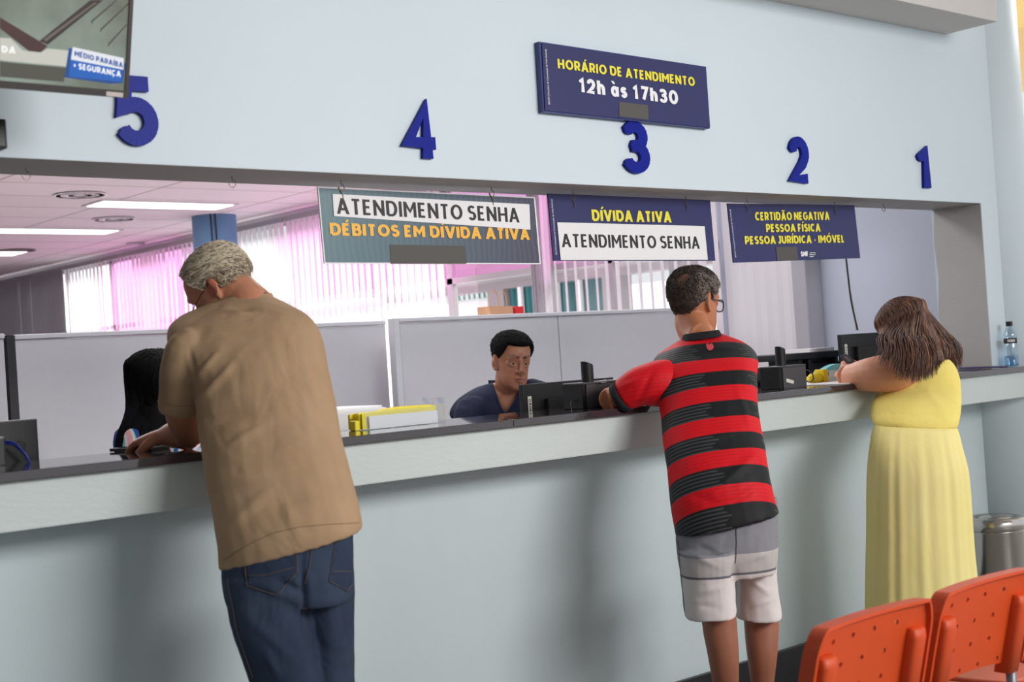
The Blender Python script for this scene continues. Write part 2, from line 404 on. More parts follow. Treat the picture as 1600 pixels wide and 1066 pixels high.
blind(101, 163, sl_white, 'bright white vertical blind just right of the grey far left blind', 10)
blind(165, 206, sl_white, 'narrow pink lit vertical blind with turned slats, right of the bright white far one', 30, jit=8)
blind(207, 262, sl_white, 'pale pink vertical blind panel left of the tan shirted man\'s head', 8, jit=6)
blind(264, 330, sl_white, 'pink vertical blind with dark gaps, just left of the blue office column', 32, jit=8)
blind(335, 450, sl_white, 'white glowing vertical blind right of the blue office column', 8)
blind(452, 582, sl_white, 'pink topped vertical blind behind the left half of the grey green sign', 10, jit=4)
blind(584, 696, sl_white, 'pink topped vertical blind behind the right half of the grey green sign', 10, jit=4)
blind(836, 858, sl_dim, 'bunch of gathered vertical slats between the grey green sign and the senha sign', 62, step=.017, jit=14)
blind(862, 1046, sl_dim, 'open vertical blind with slats seen edge on below the senha sign', 34, step=.083, jit=4)
blind(1048, 1132, sl_dim, 'half open vertical blind behind the head of the red and black shirted man', 36, step=.088, jit=16)
blind(1136, 1262, sl_dim, 'closed pale vertical blind under the certidao sign', -3, step=.075, jit=3, X=5.84)
bm = bev(B((5.74, WY(1284), .9), (5.87, WY(1262), 2.6)), .004, 1); struct('trim_5', bm, mat('grey_strip', (160, 157, 166), .6))
# building across the yard
EX = 9.4
def ex(px, py): return onX(px, py, EX)
r = thing('neighbouring_building', 'pale grey building with a ledge and teal curtained windows seen through the office window', 'building', (EX + 1, 8, 0))
gpaint = mat('outdoor_grey_paint', (152, 147, 149), .8, var=.12, vscale=2.2, bump=.2, bscale=20)
def slabx(pts, x0, dx, bm=None):
    bm = bm or BM(); return prism(bm, [onX(px, py, x0) for px, py in pts], (dx, 0, 0))
za = ex(700, 447).z; zt = ex(701, 462).z
yl, yr = ex(1180, 440).y, ex(600, 440).y
obj('ledge', B((EX - .45, yl, onX(829, 429, EX - .45).z), (EX + .4, yr, onX(829, 419, EX - .45).z)), gpaint, r)
obj('parapet', B((EX - .1, yl, onX(829, 419, EX - .45).z - .02), (EX + .2, ex(756, 430).y, ex(755, 408).z)), gpaint, r)
obj('parapet', B((EX - .1, ex(755, 430).y, onX(829, 419, EX - .45).z - .02), (EX + .2, yr, ex(699, 427).z)), gpaint, r)
obj('wall', B((EX, yl, zt), (EX + .2, yr, za + .3)), gpaint, r)
obj('wall', B((EX, ex(787, 470).y, 0), (EX + .2, ex(762, 470).y, zt)), gpaint, r)
obj('wall', B((EX, ex(966, 470).y, 0), (EX + .2, ex(942, 470).y, zt)), gpaint, r)
teal = mat('teal_curtain', (52, 128, 132), .6, var=.45, vscale=5, stretch=(1, 9, .6))
cu = BM(); n = 60; y0, y1 = ex(942, 470).y, ex(787, 470).y
cv = [[cu.verts.new((EX + .1 + .03 * math.sin(j * 1.9), y0 + (y1 - y0) * j / n, z)) for j in range(n + 1)] for z in (0, zt)]
for j in range(n): cu.faces.new((cv[0][j], cv[0][j + 1], cv[1][j + 1], cv[1][j]))
obj('curtain', cu, teal, r)
fb = BM()
for p in (812, 870, 905): yy = ex(p, 470).y; box(fb, (EX + .02, yy, 0), (EX + .06, yy + .05, zt))
obj('window_frame', fb, mat('outdoor_white_frame', (235, 236, 238), .5), r)
wp = mat('outdoor_white_wall', (250, 250, 248), .8)
obj('white_wall', B((EX + .9, ex(1180, 470).y - 1.5, -.5), (EX + 1, ex(968, 470).y + 2, onX(700, 478, EX + .9).z)), wp, r)
obj('white_wall', B((EX + .9, ex(790, 470).y - .5, -.5), (EX + 1, 17, onX(700, 476, EX + .9).z)), wp, r)
fb = BM()
for k in range(9): yy = onX(703 + 8 * k, 470, EX + .8).y; box(fb, (EX + .8, yy, onX(700, 472, EX + .8).z), (EX + .84, yy + .12, zt + .5))
obj('railing', fb, mat('outdoor_rail', (150, 165, 160), .7), r)
# blue office column
C0 = onX(338, 400, 5.42)
r = thing('office_column', 'round sky blue column at the back of the office behind the tan shirted man', 'column', (C0.x, C0.y, 0)); r['kind'] = 'structure'
obj('shaft', cyl(BM(), (C0.x, C0.y, 0), .172, CZ, 48), mat('sky_blue_paint', (120, 164, 205), .5), r, smooth=True)
for dx in (-.0, .035):
    a = RIGHT * (dx + .01); p = C0 - FWD * .175 + a
    obj('cable', tube(BM(), [(p.x, p.y, CZ), (p.x + .004, p.y, 2.5), (p.x + .0, p.y, 2.0), (p.x, p.y, .4)], .006, 8), mat('cable_black', (25, 25, 28), .5), r)
# ceiling lamps and air outlets
lampm = mat('lamp_diffuser', (255, 253, 250), .5, emit=2.6)
trimm = mat('lamp_trim', (200, 195, 196), .5)
def lamp(pts, label):
    c = sum((onZ(x, y, CZ) for x, y in pts), V((0, 0, 0))) / 4
    x0, x1 = sorted((sum(onZ(*pts[i], CZ).x for i in (0, 1)) / 2, sum(onZ(*pts[i], CZ).x for i in (2, 3)) / 2))
    y0 = sum(onZ(*pts[i], CZ).y for i in (1, 2)) / 2; y1 = sum(onZ(*pts[i], CZ).y for i in (0, 3)) / 2; y0, y1 = sorted((y0, y1))
    r = thing('ceiling_light', label, 'light', ((x0 + x1) / 2, (y0 + y1) / 2, CZ - .012), 'fluorescent ceiling lights')
    fb = BM(); box(fb, (x0 - .03, y0 - .03, CZ - .008), (x1 + .03, y0, CZ)); box(fb, (x0 - .03, y1, CZ - .008), (x1 + .03, y1 + .03, CZ)); box(fb, (x0 - .03, y0, CZ - .008), (x0, y1, CZ)); box(fb, (x1, y0, CZ - .008), (x1 + .03, y1, CZ))
    obj('frame', fb, trimm, r); obj('diffuser', B((x0, y0, CZ - .012), (x1, y1, CZ)), lampm, r); return r
L1 = lamp([(137.5, 321), (156, 313.75), (359, 317), (347, 325.6)], 'long fluorescent ceiling light nearest the counter, above the tan shirted man')
L2 = lamp([(-40, 362), (-24, 355.5), (188, 359), (160, 364)], 'long fluorescent ceiling light in the middle row, cut by the left edge')
L3 = lamp([(-160, 399), (-148, 392), (44, 391.5), (24, 397)], 'farthest fluorescent ceiling light at the left edge')
def vent(px, py, wpx, label, m):
    c = onZ(px, py, CZ); R = wpx / 2 / (FPX / depth(c))
    r = thing('air_vent', label, 'air vent', (c.x, c.y, CZ - .03), 'round ceiling air vents')
    obj('backing', cyl(BM(), (c.x, c.y, CZ - .004), R * .96, .004, 40), mat('vent_dark', (96, 88, 90), .8), r)
    for k, f in enumerate((1, .78, .56, .34, .14)):
        z = CZ - .010
        obj('ring', lathe(BM(), (c.x, c.y, z), [(R * (f - .10), .0), (R * f, .003), (R * f, .002), (R * (f - .10), -.001), (R * (f - .10), .0)], 40), m, r, smooth=True)
vm = mat('vent_white', (240, 234, 235), .5)
vent(125, 303.5, 82, 'round ceiling air vent nearest the counter, left of the nearest light', vm)
vent(178, 341.5, 66, 'round ceiling air vent between the nearest and the middle ceiling lights', vm)
vent(26, 391, 58, 'dark round ceiling air vent over the grey blind at the left edge', mat('vent_grey', (140, 134, 136), .5))
vent(212, 380, 30, 'small far ceiling air vent by the top of the pink blind', vm)

# cubicle partitions
pgrey = mat('partition_laminate', (184, 183, 189), .6, var=.03, vscale=30)
pframe = mat('partition_frame', (190, 189, 196), .5)
def partition(x0, x1, y, zt, label, seams=(), endm=None):
    r = thing('office_partition', label, 'partition', ((x0 + x1) / 2, y, 0), 'office partitions')
    xs = [x0] + list(seams) + [x1]
    for a, b in zip(xs, xs[1:]): obj('panel', B((a + .003, y, .0), (b - .003, y + .035, zt - .022)), pgrey, r)
    obj('top_rail', bev(B((x0, y - .006, zt - .02), (x1, y + .041, zt)), .003, 1), pframe, r)
    obj('end_post', bev(B((x0 - .035, y - .006, 0), (x0, y + .041, zt)), .003, 1), endm or pframe, r); return r
blk = mat('black_plastic', (30, 31, 34), .38, spec=.4)
xa = onY(612, 500, 5.1).x; s1 = onY(873, 520, 5.1).x
partition(xa + .04, WX - .02, 5.1, onY(800, 490.5, 5.1).z, 'long light grey partition standing behind the seated young man', (s1,))
xb = onY(16, 560, 5.25).x; xc = onY(603, 520, 5.25).x
partition(xb + .02, xc, 5.25, onY(300, 512.5, 5.25).z, 'light grey partition behind the dark haired woman', (), blk)
partition(onY(-420, 540, 5.2).x, xb - .03, 5.22, onY(4, 521, 5.2).z, 'grey partition cut by the left edge, next to the black post', ())
# hidden cabinet and the bags on it
cab = thing('storage_cabinet', 'grey cabinet behind the long partition carrying the paper bag', 'cabinet', (4.75, 5.5, 0))
obj('body', B((4.35, 5.3, 0), (5.2, 5.7, 1.5)), pgrey, cab); obj('top', B((4.34, 5.29, 1.5), (5.21, 5.71, 1.52)), pframe, cab)
kraft = mat('kraft_paper', (196, 152, 118), .8, var=.1, vscale=10, bump=.1, bscale=30)
YB = 5.5; a = onY(756, 485, YB); b = onY(792, 485, YB); zt_ = onY(775, 479, YB).z
bag = thing('paper_bag', 'brown kraft paper bag with twisted handles on top of the long partition', 'bag', ((a.x + b.x) / 2, YB, 1.52))
bb_ = BM(); n = 20
top = [(a.x, YB - .05), (a.x + .01, YB), (a.x, YB + .05), (b.x, YB + .05), (b.x - .01, YB), (b.x, YB - .05)]
loft(bb_, [[V((x, y, 1.521)) for x, y in top], [V((x + random.uniform(-.003, .003), y, zt_ + random.uniform(-.004, .004))) for x, y in top]])
obj('body', bb_, kraft, bag)
for yy, o1, o2 in ((YB - .045, 764, 779), (YB + .045, 779, 792)):
    p = [onY(o1, 479, yy), onY(o1 + 1.5, 464, yy), onY((o1 + o2) / 2, 454, yy), onY(o2 - 1.5, 464, yy), onY(o2, 479, yy)]
    p[0].z = zt_ - .02; p[-1].z = zt_ - .02
    obj('handle', tube(BM(), spline(p, 6), .0022, 8), kraft, bag)
a = onY(793.5, 485, YB); b = onY(807, 485, YB)
tag(obj('red_box', bev(B((a.x, YB - .06, 1.52), (b.x, YB + .02, onY(800, 480, YB).z)), .002, 1), mat('red_card', (200, 36, 44), .5), loc=(a.x, YB, 1.52)), 'small red box beside the kraft paper bag', 'box')

# desk behind the counter
desk = thing('staff_desk', 'long pale desk on the staff side behind the counter', 'desk', (2.9, 3.95, 0))
obj('desktop', bev(B((.6, 3.66, .97), (5.7, 4.03, 1.0)), .003, 1), pgrey, desk)
for x in (.7, 2.2, 3.7, 5.55): obj('leg', B((x, 3.7, 0), (x + .04, 3.98, .97)), pframe, desk)

# ------------------------------------------------------------------ signs
navy = mat('sign_navy', (38, 38, 98), .4, c2=(33, 36, 88), vscale=3)
yel = mat('letter_yellow', (240, 226, 62), .45); wht = mat('letter_white', (240, 238, 240), .45)
orng = mat('letter_orange', (244, 184, 68), .45); ink = mat('letter_black', (34, 30, 34), .5)
pap = mat('sign_paper', (236, 234, 236), .6, var=.03, vscale=6, bump=.05, bscale=12)
patchm = mat('dark_patch', (82, 79, 76), .6)
def px_up(px, py, h, Y, lean=.078): return onY(px - lean * h, py - h, Y) - onY(px, py, Y)
def quad(pts, Y, th, bm=None): return prism(bm or BM(), [onY(x, y, Y) for x, y in pts], (0, th, 0))
def words(parent, text, L, R, h, Y, m, t=.2, wk=1, gap=.12, lean=.078, name='lettering'):
    p0, p1 = onY(*L, Y), onY(*R, Y); up = px_up(*L, h, Y, lean)
    for bm in lettering(text, p0, p1, up, t, wk, gap, bk=(0, .0012, 0), split=True): obj(name, bm, m, parent)
def small_words(parent, text, bottom, top, hpx, Y, m):
    c = bpy.data.curves.new('t', 'FONT'); c.body = text; c.size = 1; c.resolution_u = 2
    o = bpy.data.objects.new('t', c); COL.objects.link(o); bpy.context.view_layer.update()
    me = bpy.data.meshes.new_from_object(o.evaluated_get(bpy.context.evaluated_depsgraph_get())); bpy.data.objects.remove(o)
    xs = [v.co.x for v in me.vertices]; yy = [v.co.y for v in me.vertices]; w_ = max(xs); h_ = .7
    p0, p1 = onY(*bottom, Y), onY(*top, Y); ux = (p1 - p0) / w_; uy = V((-1, 0, 0)) * (hpx / (FPX / depth(p0)) / h_)
    for v in me.vertices: v.co = p0 + ux * v.co.x + uy * v.co.y
    return obj('small_lettering', me, m, parent)
SY = 3.45
# grey green sign
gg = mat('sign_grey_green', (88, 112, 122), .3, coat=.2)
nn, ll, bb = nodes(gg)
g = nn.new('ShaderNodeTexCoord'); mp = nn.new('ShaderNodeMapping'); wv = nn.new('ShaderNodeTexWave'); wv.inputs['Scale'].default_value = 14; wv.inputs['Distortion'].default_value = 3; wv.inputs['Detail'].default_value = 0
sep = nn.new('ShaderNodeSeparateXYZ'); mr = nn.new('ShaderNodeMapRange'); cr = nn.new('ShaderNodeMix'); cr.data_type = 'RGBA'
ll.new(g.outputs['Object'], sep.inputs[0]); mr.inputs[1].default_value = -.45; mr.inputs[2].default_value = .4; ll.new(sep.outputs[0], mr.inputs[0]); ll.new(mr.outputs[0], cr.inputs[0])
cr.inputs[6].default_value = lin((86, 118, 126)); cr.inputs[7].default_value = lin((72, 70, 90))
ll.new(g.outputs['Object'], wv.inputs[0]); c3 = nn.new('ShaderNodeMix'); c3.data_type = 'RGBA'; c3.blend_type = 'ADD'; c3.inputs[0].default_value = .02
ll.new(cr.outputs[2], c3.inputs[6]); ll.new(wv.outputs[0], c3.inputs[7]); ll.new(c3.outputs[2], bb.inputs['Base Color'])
def hanging(corners, label, name='hanging_sign', m=navy, edge=wht, Y=SY, th=.006):
    base = sum((onY(x, y, Y) for x, y in corners), V((0, 0, 0))) / 4
    r = thing(name, label, 'sign', base)
    obj('edge', quad(corners, Y + .0006, th), edge, r)
    cx = sum(c[0] for c in corners) / 4; cy = sum(c[1] for c in corners) / 4; k = 1.8
    inn = [(x + (k if x < cx else -k), y + (k if y < cy else -k)) for x, y in corners]
    obj('board', quad(inn if edge is not m else corners, Y, .004), m, r); return r
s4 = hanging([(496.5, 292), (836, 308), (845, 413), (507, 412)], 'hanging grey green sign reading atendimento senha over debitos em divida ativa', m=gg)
obj('paper_strip', quad([(519.6, 303.1), (827.2, 319.3), (828.8, 360 - 1), (521.9, 337.8)], SY - .003, .0008), pap, s4)
words(s4, 'ATENDIMENTO SENHA', (527, 334), (812, 347.8), 25, SY - .004, ink, .15, .72, .10)
words(s4, 'DÉBITOS EM DÍVIDA ATIVA', (516, 368), (828, 375), 20, SY - .002, orng, .225, .88, .075)
obj('dark_patch', quad([(609.1, 382.2), (726.3, 384.5), (728.9, 412), (610.9, 412)], SY - .0015, .0008), patchm, s4)
s3 = hanging([(856.1, 302.3), (1109.5, 312.8), (1117.8, 407.6), (865.4, 407.6)], 'hanging navy sign reading divida ativa with a white atendimento senha paper', edge=navy)
words(s3, 'DÍVIDA ATIVA', (925.3, 345.5), (1049.5, 347.8), 18, SY - .002, yel, .215, .84, .075)
obj('paper_sheet', quad([(870.7, 347.4), (1100.8, 353.4), (1106, 405.9), (876.3, 406.4)], SY - .003, .0008), pap, s3)
words(s3, 'ATENDIMENTO SENHA', (878.5, 386.3), (1093.6, 388.9), 21, SY - .004, ink, .15, .72, .10)
small_words(s3, 'SECOM | Secretaria de Comunicação de Volta Redonda', (870.5, 398.5), (863, 311), 3.4, SY - .002, wht)
s2 = hanging([(1136.9, 317.9), (1334.9, 320.6), (1344.2, 403.4), (1146.5, 410.7)], 'hanging navy sign with three yellow lines, certidao negativa first', edge=navy)
words(s2, 'CERTIDÃO NEGATIVA', (1180.2, 344.7), (1296.4, 343.7), 13.3, SY - .002, yel, .215, .84, .075)
words(s2, 'PESSOA FÍSICA', (1197.4, 363), (1282.4, 361.9), 13, SY - .002, yel, .215, .84, .075)
words(s2, 'PESSOA JURÍDICA - IMÓVEL', (1164.4, 382.2), (1319.8, 379), 13, SY - .002, yel, .215, .84, .075)
words(s2, 'SMF', (1251.3, 401), (1263.4, 400.6), 8, SY - .002, wht, .24, .8, .05)
small_words(s2, 'SECOM | Secretaria de Comunicação de Volta Redonda', (1150.5, 402.5), (1141.6, 327), 3.0, SY - .002, wht)
for k in range(3): words(s2, ('SECRETARIA', 'MUNICIPAL DE', 'FAZENDA')[k], (1265, 396.2 + 2.9 * k), (1274.5 - (k == 2) * 3, 396 + 2.9 * k), 1.7, SY - .002, wht, .2, .8, .1, name='small_lettering')
obj('dark_patch', quad([(1212.5, 386), (1244.8, 385.5), (1247.3, 406.3), (1214.6, 407.4)], SY - .0015, .0008), patchm, s2)
# opening hours sign on the wall
HY = 3.292
hs = thing('wall_sign', 'navy wall sign reading horario de atendimento 12h as 17h30 above the number 3', 'sign', onY(978, 135, HY))
obj('backing', prism(BM(), [onY(x, y, HY) + V((0, .004, 0)) for x, y in ((843.5, 64.5), (1103.8, 103.8), (1110.3, 200.8), (850, 174.5))], (0, .0235, 0)), mat('sign_backing', (52, 62, 120), .4), hs)
obj('board', prism(BM(), [onY(x, y, HY) for x, y in ((846.8, 67.2), (1103.2, 104.2), (1109.7, 199.4), (852, 172.6))], (0, .0035, 0)), navy, hs)
words(hs, 'HORÁRIO DE ATENDIMENTO', (871.9, 106.9), (1085.9, 135), 15.6, HY - .002, yel, .2, .84, .1, .07)
words(hs, '12h às 17h30', (905.3, 144.3), (1060, 163.8), 23.5, HY - .002, wht, .22, .95, .11, .07)
small_words(hs, 'SECOM | Secretaria de Comunicação de Volta Redonda', (859.5, 163.8), (853.8, 77), 4, HY - .002, wht)
obj('dark_patch', quad([(967.2, 159), (1012.5, 164.4), (1013.4, 187), (967.8, 182)], HY - .0015, .0008), patchm, hs)
# window numbers
numm = mat('number_blue_acrylic', (16, 40, 158), .4, spec=.12, c2=(22, 26, 120), vscale=4)
nedge = mat('number_edge', (30, 30, 90), .4)
for ch, L, R, top in (('5', (181, 228), (246.5, 231), 118.8), ('4', (625, 249.5), (678.5, 253), 158), ('3', (972.5, 271), (1013, 273.2), 189), ('2', (1229, 286.3), (1262.5, 288), 213.4), ('1', (1432.5, 296), (1451.5, 297), 230.5)):
    h = (L[1] + R[1]) / 2 - top; Yn = 3.320
    p0, p1 = onY(*L, Yn), onY(*R, Yn); up = px_up(*L, h, Yn, .068)
    Q, wd = glyph_quads(ch, .215); xs = [a for q in Q for a, b in q]; mn, mxx = min(xs), max(xs)
    bm = BM(); ux = (p1 - p0) / (mxx - mn)
    for k, q in enumerate(Q): prism(bm, [p0 + ux * (a - mn) + up * b for a, b in q], (0, -.014 - 3e-5 * k, 0))
    tag(obj('window_number', bm, numm, loc=(p0 + p1) / 2), {'5': 'glossy blue number 5 on the wall partly behind the television', '4': 'glossy blue number 4 on the wall above the grey green sign', '3': 'glossy blue number 3 right under the opening hours sign', '2': 'glossy blue number 2 on the wall above the certidao sign', '1': 'glossy blue number 1 on the wall, rightmost of the row'}[ch], 'number', 'blue counter numbers')
# hooks
hookm = mat('hook_wire', (120, 112, 100), .35, metal=.8)
hl = [(40, 258, 0, 'open wire hook at the far left of the opening'), (362, 270, 0, 'open wire hook above the tan shirted man'), (533, 288, 1, 'wire hook holding the left end of the grey green sign'), (768, 300, 1, 'wire hook holding the right end of the grey green sign'),
      (895, 302, 1, 'wire hook holding the left end of the senha sign'), (1071, 308, 1, 'wire hook holding the right end of the senha sign'), (1166, 313, 1, 'wire hook holding the left end of the certidao sign'), (1304, 318, 1, 'wire hook holding the right end of the certidao sign'),
      (1380, 317, 0, 'open wire hook right of the certidao sign'), (1494, 324, 0, 'open wire hook nearest the right end of the opening')]
for px, py, loaded, lab in hl:
    p = onY(px, py, SY); z0 = HZ; c = V((p.x, SY, z0 - .025))
    pts = [V((c.x, SY, z0 + .0)), V((c.x, SY, z0 - .010))] + [V((c.x + .011 * math.sin(t), SY, z0 - .022 + .011 * math.cos(t))) for t in [i * .45 for i in range(12)]]
    if loaded: pts += [V((c.x + .002, SY - .004, z0 - .045)), V((c.x + .001, SY - .004, z0 - .06))]
    tag(obj('ceiling_hook', tube(BM(), pts, .0014, 6), hookm, loc=(c.x, SY, z0)), lab, 'hook', 'wire hooks under the opening')

# ------------------------------------------------------------------ television
tvblack = mat('television_bezel', (66, 60, 60), .35)
TY = 2.95; O = onY(199.4, 153.7, TY); T = onX(207.6, 0, O.x); tu = (T - O).normalized(); tn = V((1, 0, 0)).cross(tu).normalized()
if tn.y > 0: tn = -tn
def tvp(px, py, d=0):
    dr = ray(px, py); t = (O - CAM).dot(tn) / dr.dot(tn); return CAM + dr * t + tn * d
tv = thing('television', 'dark framed television leaning forward at the top left, showing a news picture', 'television', O - V((.6, 0, 0)))
TW, TH = 1.16, .68
def tvq(a0, a1, b0, b1, d0, d1, bm=None):
    bm = bm or BM(); return prism(bm, [O + V((-x, 0, 0)) + tu * y + tn * d0 for x, y in ((a0, b0), (a1, b0), (a1, b1), (a0, b1))], tn * (d1 - d0))
obj('housing', tvq(0.003, TW - .003, .003, TH, -.05, -.004), mat('television_back', (36, 34, 36), .5), tv)
pr = tvp(194.2, 142); br_ = (pr - O).dot(tu); ar = (O - pr).x
bm = BM(); tvq(0, ar, 0, TH, -.006, .004, bm); tvq(TW - ar, TW, 0, TH, -.006, .004, bm); tvq(ar, TW - ar, 0, br_, -.006, .004, bm); tvq(ar, TW - ar, TH - .015, TH, -.006, .004, bm)
obj('bezel', bm, tvblack, tv)
scr = mat('screen_flood_picture', (160, 174, 162), .3, emit=.8, c2=(92, 92, 72), vscale=4.5)
n_, l_, b_ = nodes(scr)
for x in list(l_):
    if x.to_node == b_ and x.to_socket.name == 'Base Color': l_.new(x.from_socket, b_.inputs['Emission Color']); break
b_.inputs['Base Color'].default_value = (.01, .01, .01, 1)
for x in list(l_):
    if x.to_node == b_ and x.to_socket.name == 'Base Color': l_.remove(x)
screen = obj('screen', tvq(ar, TW - ar, br_, TH - .015, -.004, -.002), scr, tv)
def em(name, c, s=.8):
    m = mat(name, c, .4, emit=s); m.node_tree.nodes['Principled BSDF'].inputs['Base Color'].default_value = (.01, .01, .01, 1); return m
def pic(pts, m, d, name='picture_area'):
    return obj(name, prism(BM(), [tvp(x, y, d) for x, y in pts], tn * .0003), m, screen)
br1, br2 = em('screen_brown', (78, 42, 36), .7), em('screen_dark_brown', (52, 34, 28), .6)
tvw, tvbl, tvb2 = em('screen_white', (222, 222, 210), .75), em('screen_blue', (10, 96, 190), .9), em('screen_deep_blue', (8, 74, 150), .8)
pic([(0, 27), (75, 72), (64, 82), (48, 82), (0, 44)], br1, -.0018)
pic([(62, 64), (142, 0), (162, 0), (80, 66), (75, 70)], br2, -.0018)
pic([(68, 62), (148, 4), (152, 4), (72, 65)], em('screen_pale_rail', (120, 110, 96), .7), -.0014)
for q in ([(144, 32), (182, 0)], [(158, 45), (202, 4)], [(170, 68), (198, 38)]):
    (x0, y0), (x1, y1) = q; pic([(x0, y0), (x1, y1), (x1 + 1, y1 + 1), (x0 + 1, y0 + 2)], br2, -.0018); pic([(x0 - .5, y0), (x0 + 1, y0), (x0 + .6, y0 + 5), (x0 - .6, y0 + 5)], br2, -.0018)
pic([(0, 59), (17, 60), (36, 79), (64, 82), (75, 76), (108, 79), (104, 104), (0, 94)], tvw, -.0016)
pic([(0, 96), (104, 106), (100, 128), (0, 120)], em('screen_grey_band', (96, 96, 84), .6), -.0017)
pic([(108, 75), (190, 93), (196, 100), (192, 130), (172, 131), (101, 121)], tvb2, -.0013)
pic([(112, 77), (191, 96), (191, 128), (108, 120)], tvbl, -.001)
pic([(114, 73.5), (193.5, 91), (193, 109), (111, 93)], em('screen_logo_white', (236, 240, 246), .9), -.0007)
def tvwords(text, L, R, h, m, t=.22, d=.0008):
    p0, p1 = tvp(*L, d), tvp(*R, d); up = tvp(L[0] + .03 * h, L[1] - h, d) - p0
    for bm in lettering(text, p0, p1, up, t, .9, .1, bk=tn * .0002, split=True): obj('screen_lettering', bm, m, screen)
tvwords('MÉDIO PARAÍBA', (116, 87.5), (191.5, 106), 8.5, em('screen_text_blue', (16, 70, 160), .9))
tvwords('+ SEGURANÇA', (114, 106.5), (188.5, 120.5), 9.5, em('screen_text_white', (240, 244, 250), 1))
tvwords('DA', (2, 82), (24, 84), 11, em('screen_text_pale', (244, 246, 240), 1), .26)
q = [tvp(x, y, .0045) for x, y in ((165, 142.5), (191, 145), (190.5, 152), (164.5, 149.5))]
obj('sticker', prism(BM(), q, tn * .0005), mat('sticker_grey', (205, 192, 188), .5), tv)
tag(obj('ceiling_pole', cyl(BM(), O + V((-.6, .03, .5)) , .02, 1.6, 20), tvblack, loc=O + V((-.6, .03, .5))), 'dark pole carrying the television', 'pole')
a = onY(-14, 190, 3.28); 
tag(obj('wall_speaker', bev(B((a.x - .12, 3.22, onY(0, 235, 3.25).z), (onY(3.5, 210, 3.25).x, 3.319, onY(0, 189, 3.25).z)), .006, 2), blk, loc=(a.x, 3.32, 1.9)), 'black box on the wall at the left edge below the television', 'speaker')

# ------------------------------------------------------------------ things on and behind the counter
grey2 = mat('dark_grey_plastic', (74, 76, 80), .42); sticker = mat('white_sticker', (215, 214, 205), .5)
def monitor(px0, px1, ptop, Y, label, yaw=0, pxs=None):
    a = onY(px0, ptop[0], Y); b = onY(px1, ptop[1], Y); W = (b.x - a.x) / math.cos(yaw); H = .265
    ox = V((math.cos(yaw), math.sin(yaw), 0)); oy = V((-math.sin(yaw), math.cos(yaw), 0)); z1 = a.z; z0 = z1 - H
    r = thing('computer_monitor', label, 'monitor', (a + b) / 2 * 1 - V((0, 0, z1 - 1.031)), 'black monitors behind the counter')
    def q(u0, u1, v0, v1, w0, w1, bm=None):
        bm = bm or BM(); return prism(bm, [a + ox * u - oy * w0 + V((0, 0, v - H)) for u, v in ((u0, v0), (u1, v0), (u1, v1), (u0, v1))], oy * (w0 - w1))
    obj('back_cover', bev(q(0, W, 0, H, 0, -.022), .004, 2), blk, r)
    obj('rear_bulge', bev(q(W * .22, W * .8, H * .12, H * .78, .022, 0), .004, 2), mat('black_plastic_matte', (22, 22, 24), .6), r)
    obj('screen_panel', q(.01, W - .01, .012, H - .01, -.022, -.024), mat('screen_faint_glow', (60, 66, 80), .2, emit=.3), r)  # screen panel given a faint glow of its own
    p = a + ox * W / 2 - V((0, 0, H)); obj('stand_neck', B((p.x - .03, p.y - .005, 1.012), (p.x + .03, p.y + .02, z0 + .05)), blk, r)
    obj('stand_foot', bev(B((p.x - .11, p.y - .08, 1.0), (p.x + .11, p.y + .1, 1.012)), .004, 1), blk, r)
    bm = q(.022, .040, H - .13, H - .045, .0008, 0); st = obj('label_strip', bm, sticker, r)
    P0 = a + ox * .0365 + V((0, 0, -.122)) - oy * .001; obj('label_lettering', lettering('LENOVO', P0, P0 + V((0, 0, .068)), -ox * .011, .2, .8, .12, bk=-oy * .0003), ink, st)
    return r
monitor(816, 958, (601, 586), 3.74, 'black monitor seen from behind in front of the seated young man', .0)
monitor(1172, 1226, (576, 571), 3.86, 'black monitor seen from behind between the striped shirt and the dark box with sticker', .0)
monitor(1314, 1396, (523, 512), 3.70, 'tall black monitor seen from behind in front of the woman in yellow', .0)
m4 = monitor(-70, 58, (664, 656.5), 3.66, 'black monitor seen from behind at the left edge with blue cables')
tag(obj('cable_bundle', tube(BM(), spline([onY(8, 693, 3.6), onY(20, 694, 3.6), onY(33, 704, 3.6), onY(44, 716, 3.6)]), .004, 8), mat('blue_cable', (40, 52, 140), .4), loc=onY(8, 693, 3.6)), 'bundle of blue cables at the left edge of the counter', 'cable')
tag(obj('power_box', bev(B((onY(-40, 690, 3.56).x, 3.5, 1.19), (onY(9, 700, 3.5).x, 3.6, onY(0, 683, 3.5).z)), .005, 2), blk, loc=(1.2, 3.5, 1.19)), 'black box at the left edge of the counter beside the blue cables', 'box')
tb = BM()
for o in (0, .008): tube(tb, spline([onY(8, 690 + o * 400, 3.52), onY(22, 692 + o * 400, 3.5), onY(36, 706, 3.48 + o), onY(46, 722 + o * 200, 3.46)]), .0028, 8)
tag(obj('blue_cables', tb, mat('blue_cable', (40, 52, 140), .4), loc=onY(8, 690, 3.52)), 'pair of blue cables curling out of the black box at the left edge', 'cable')
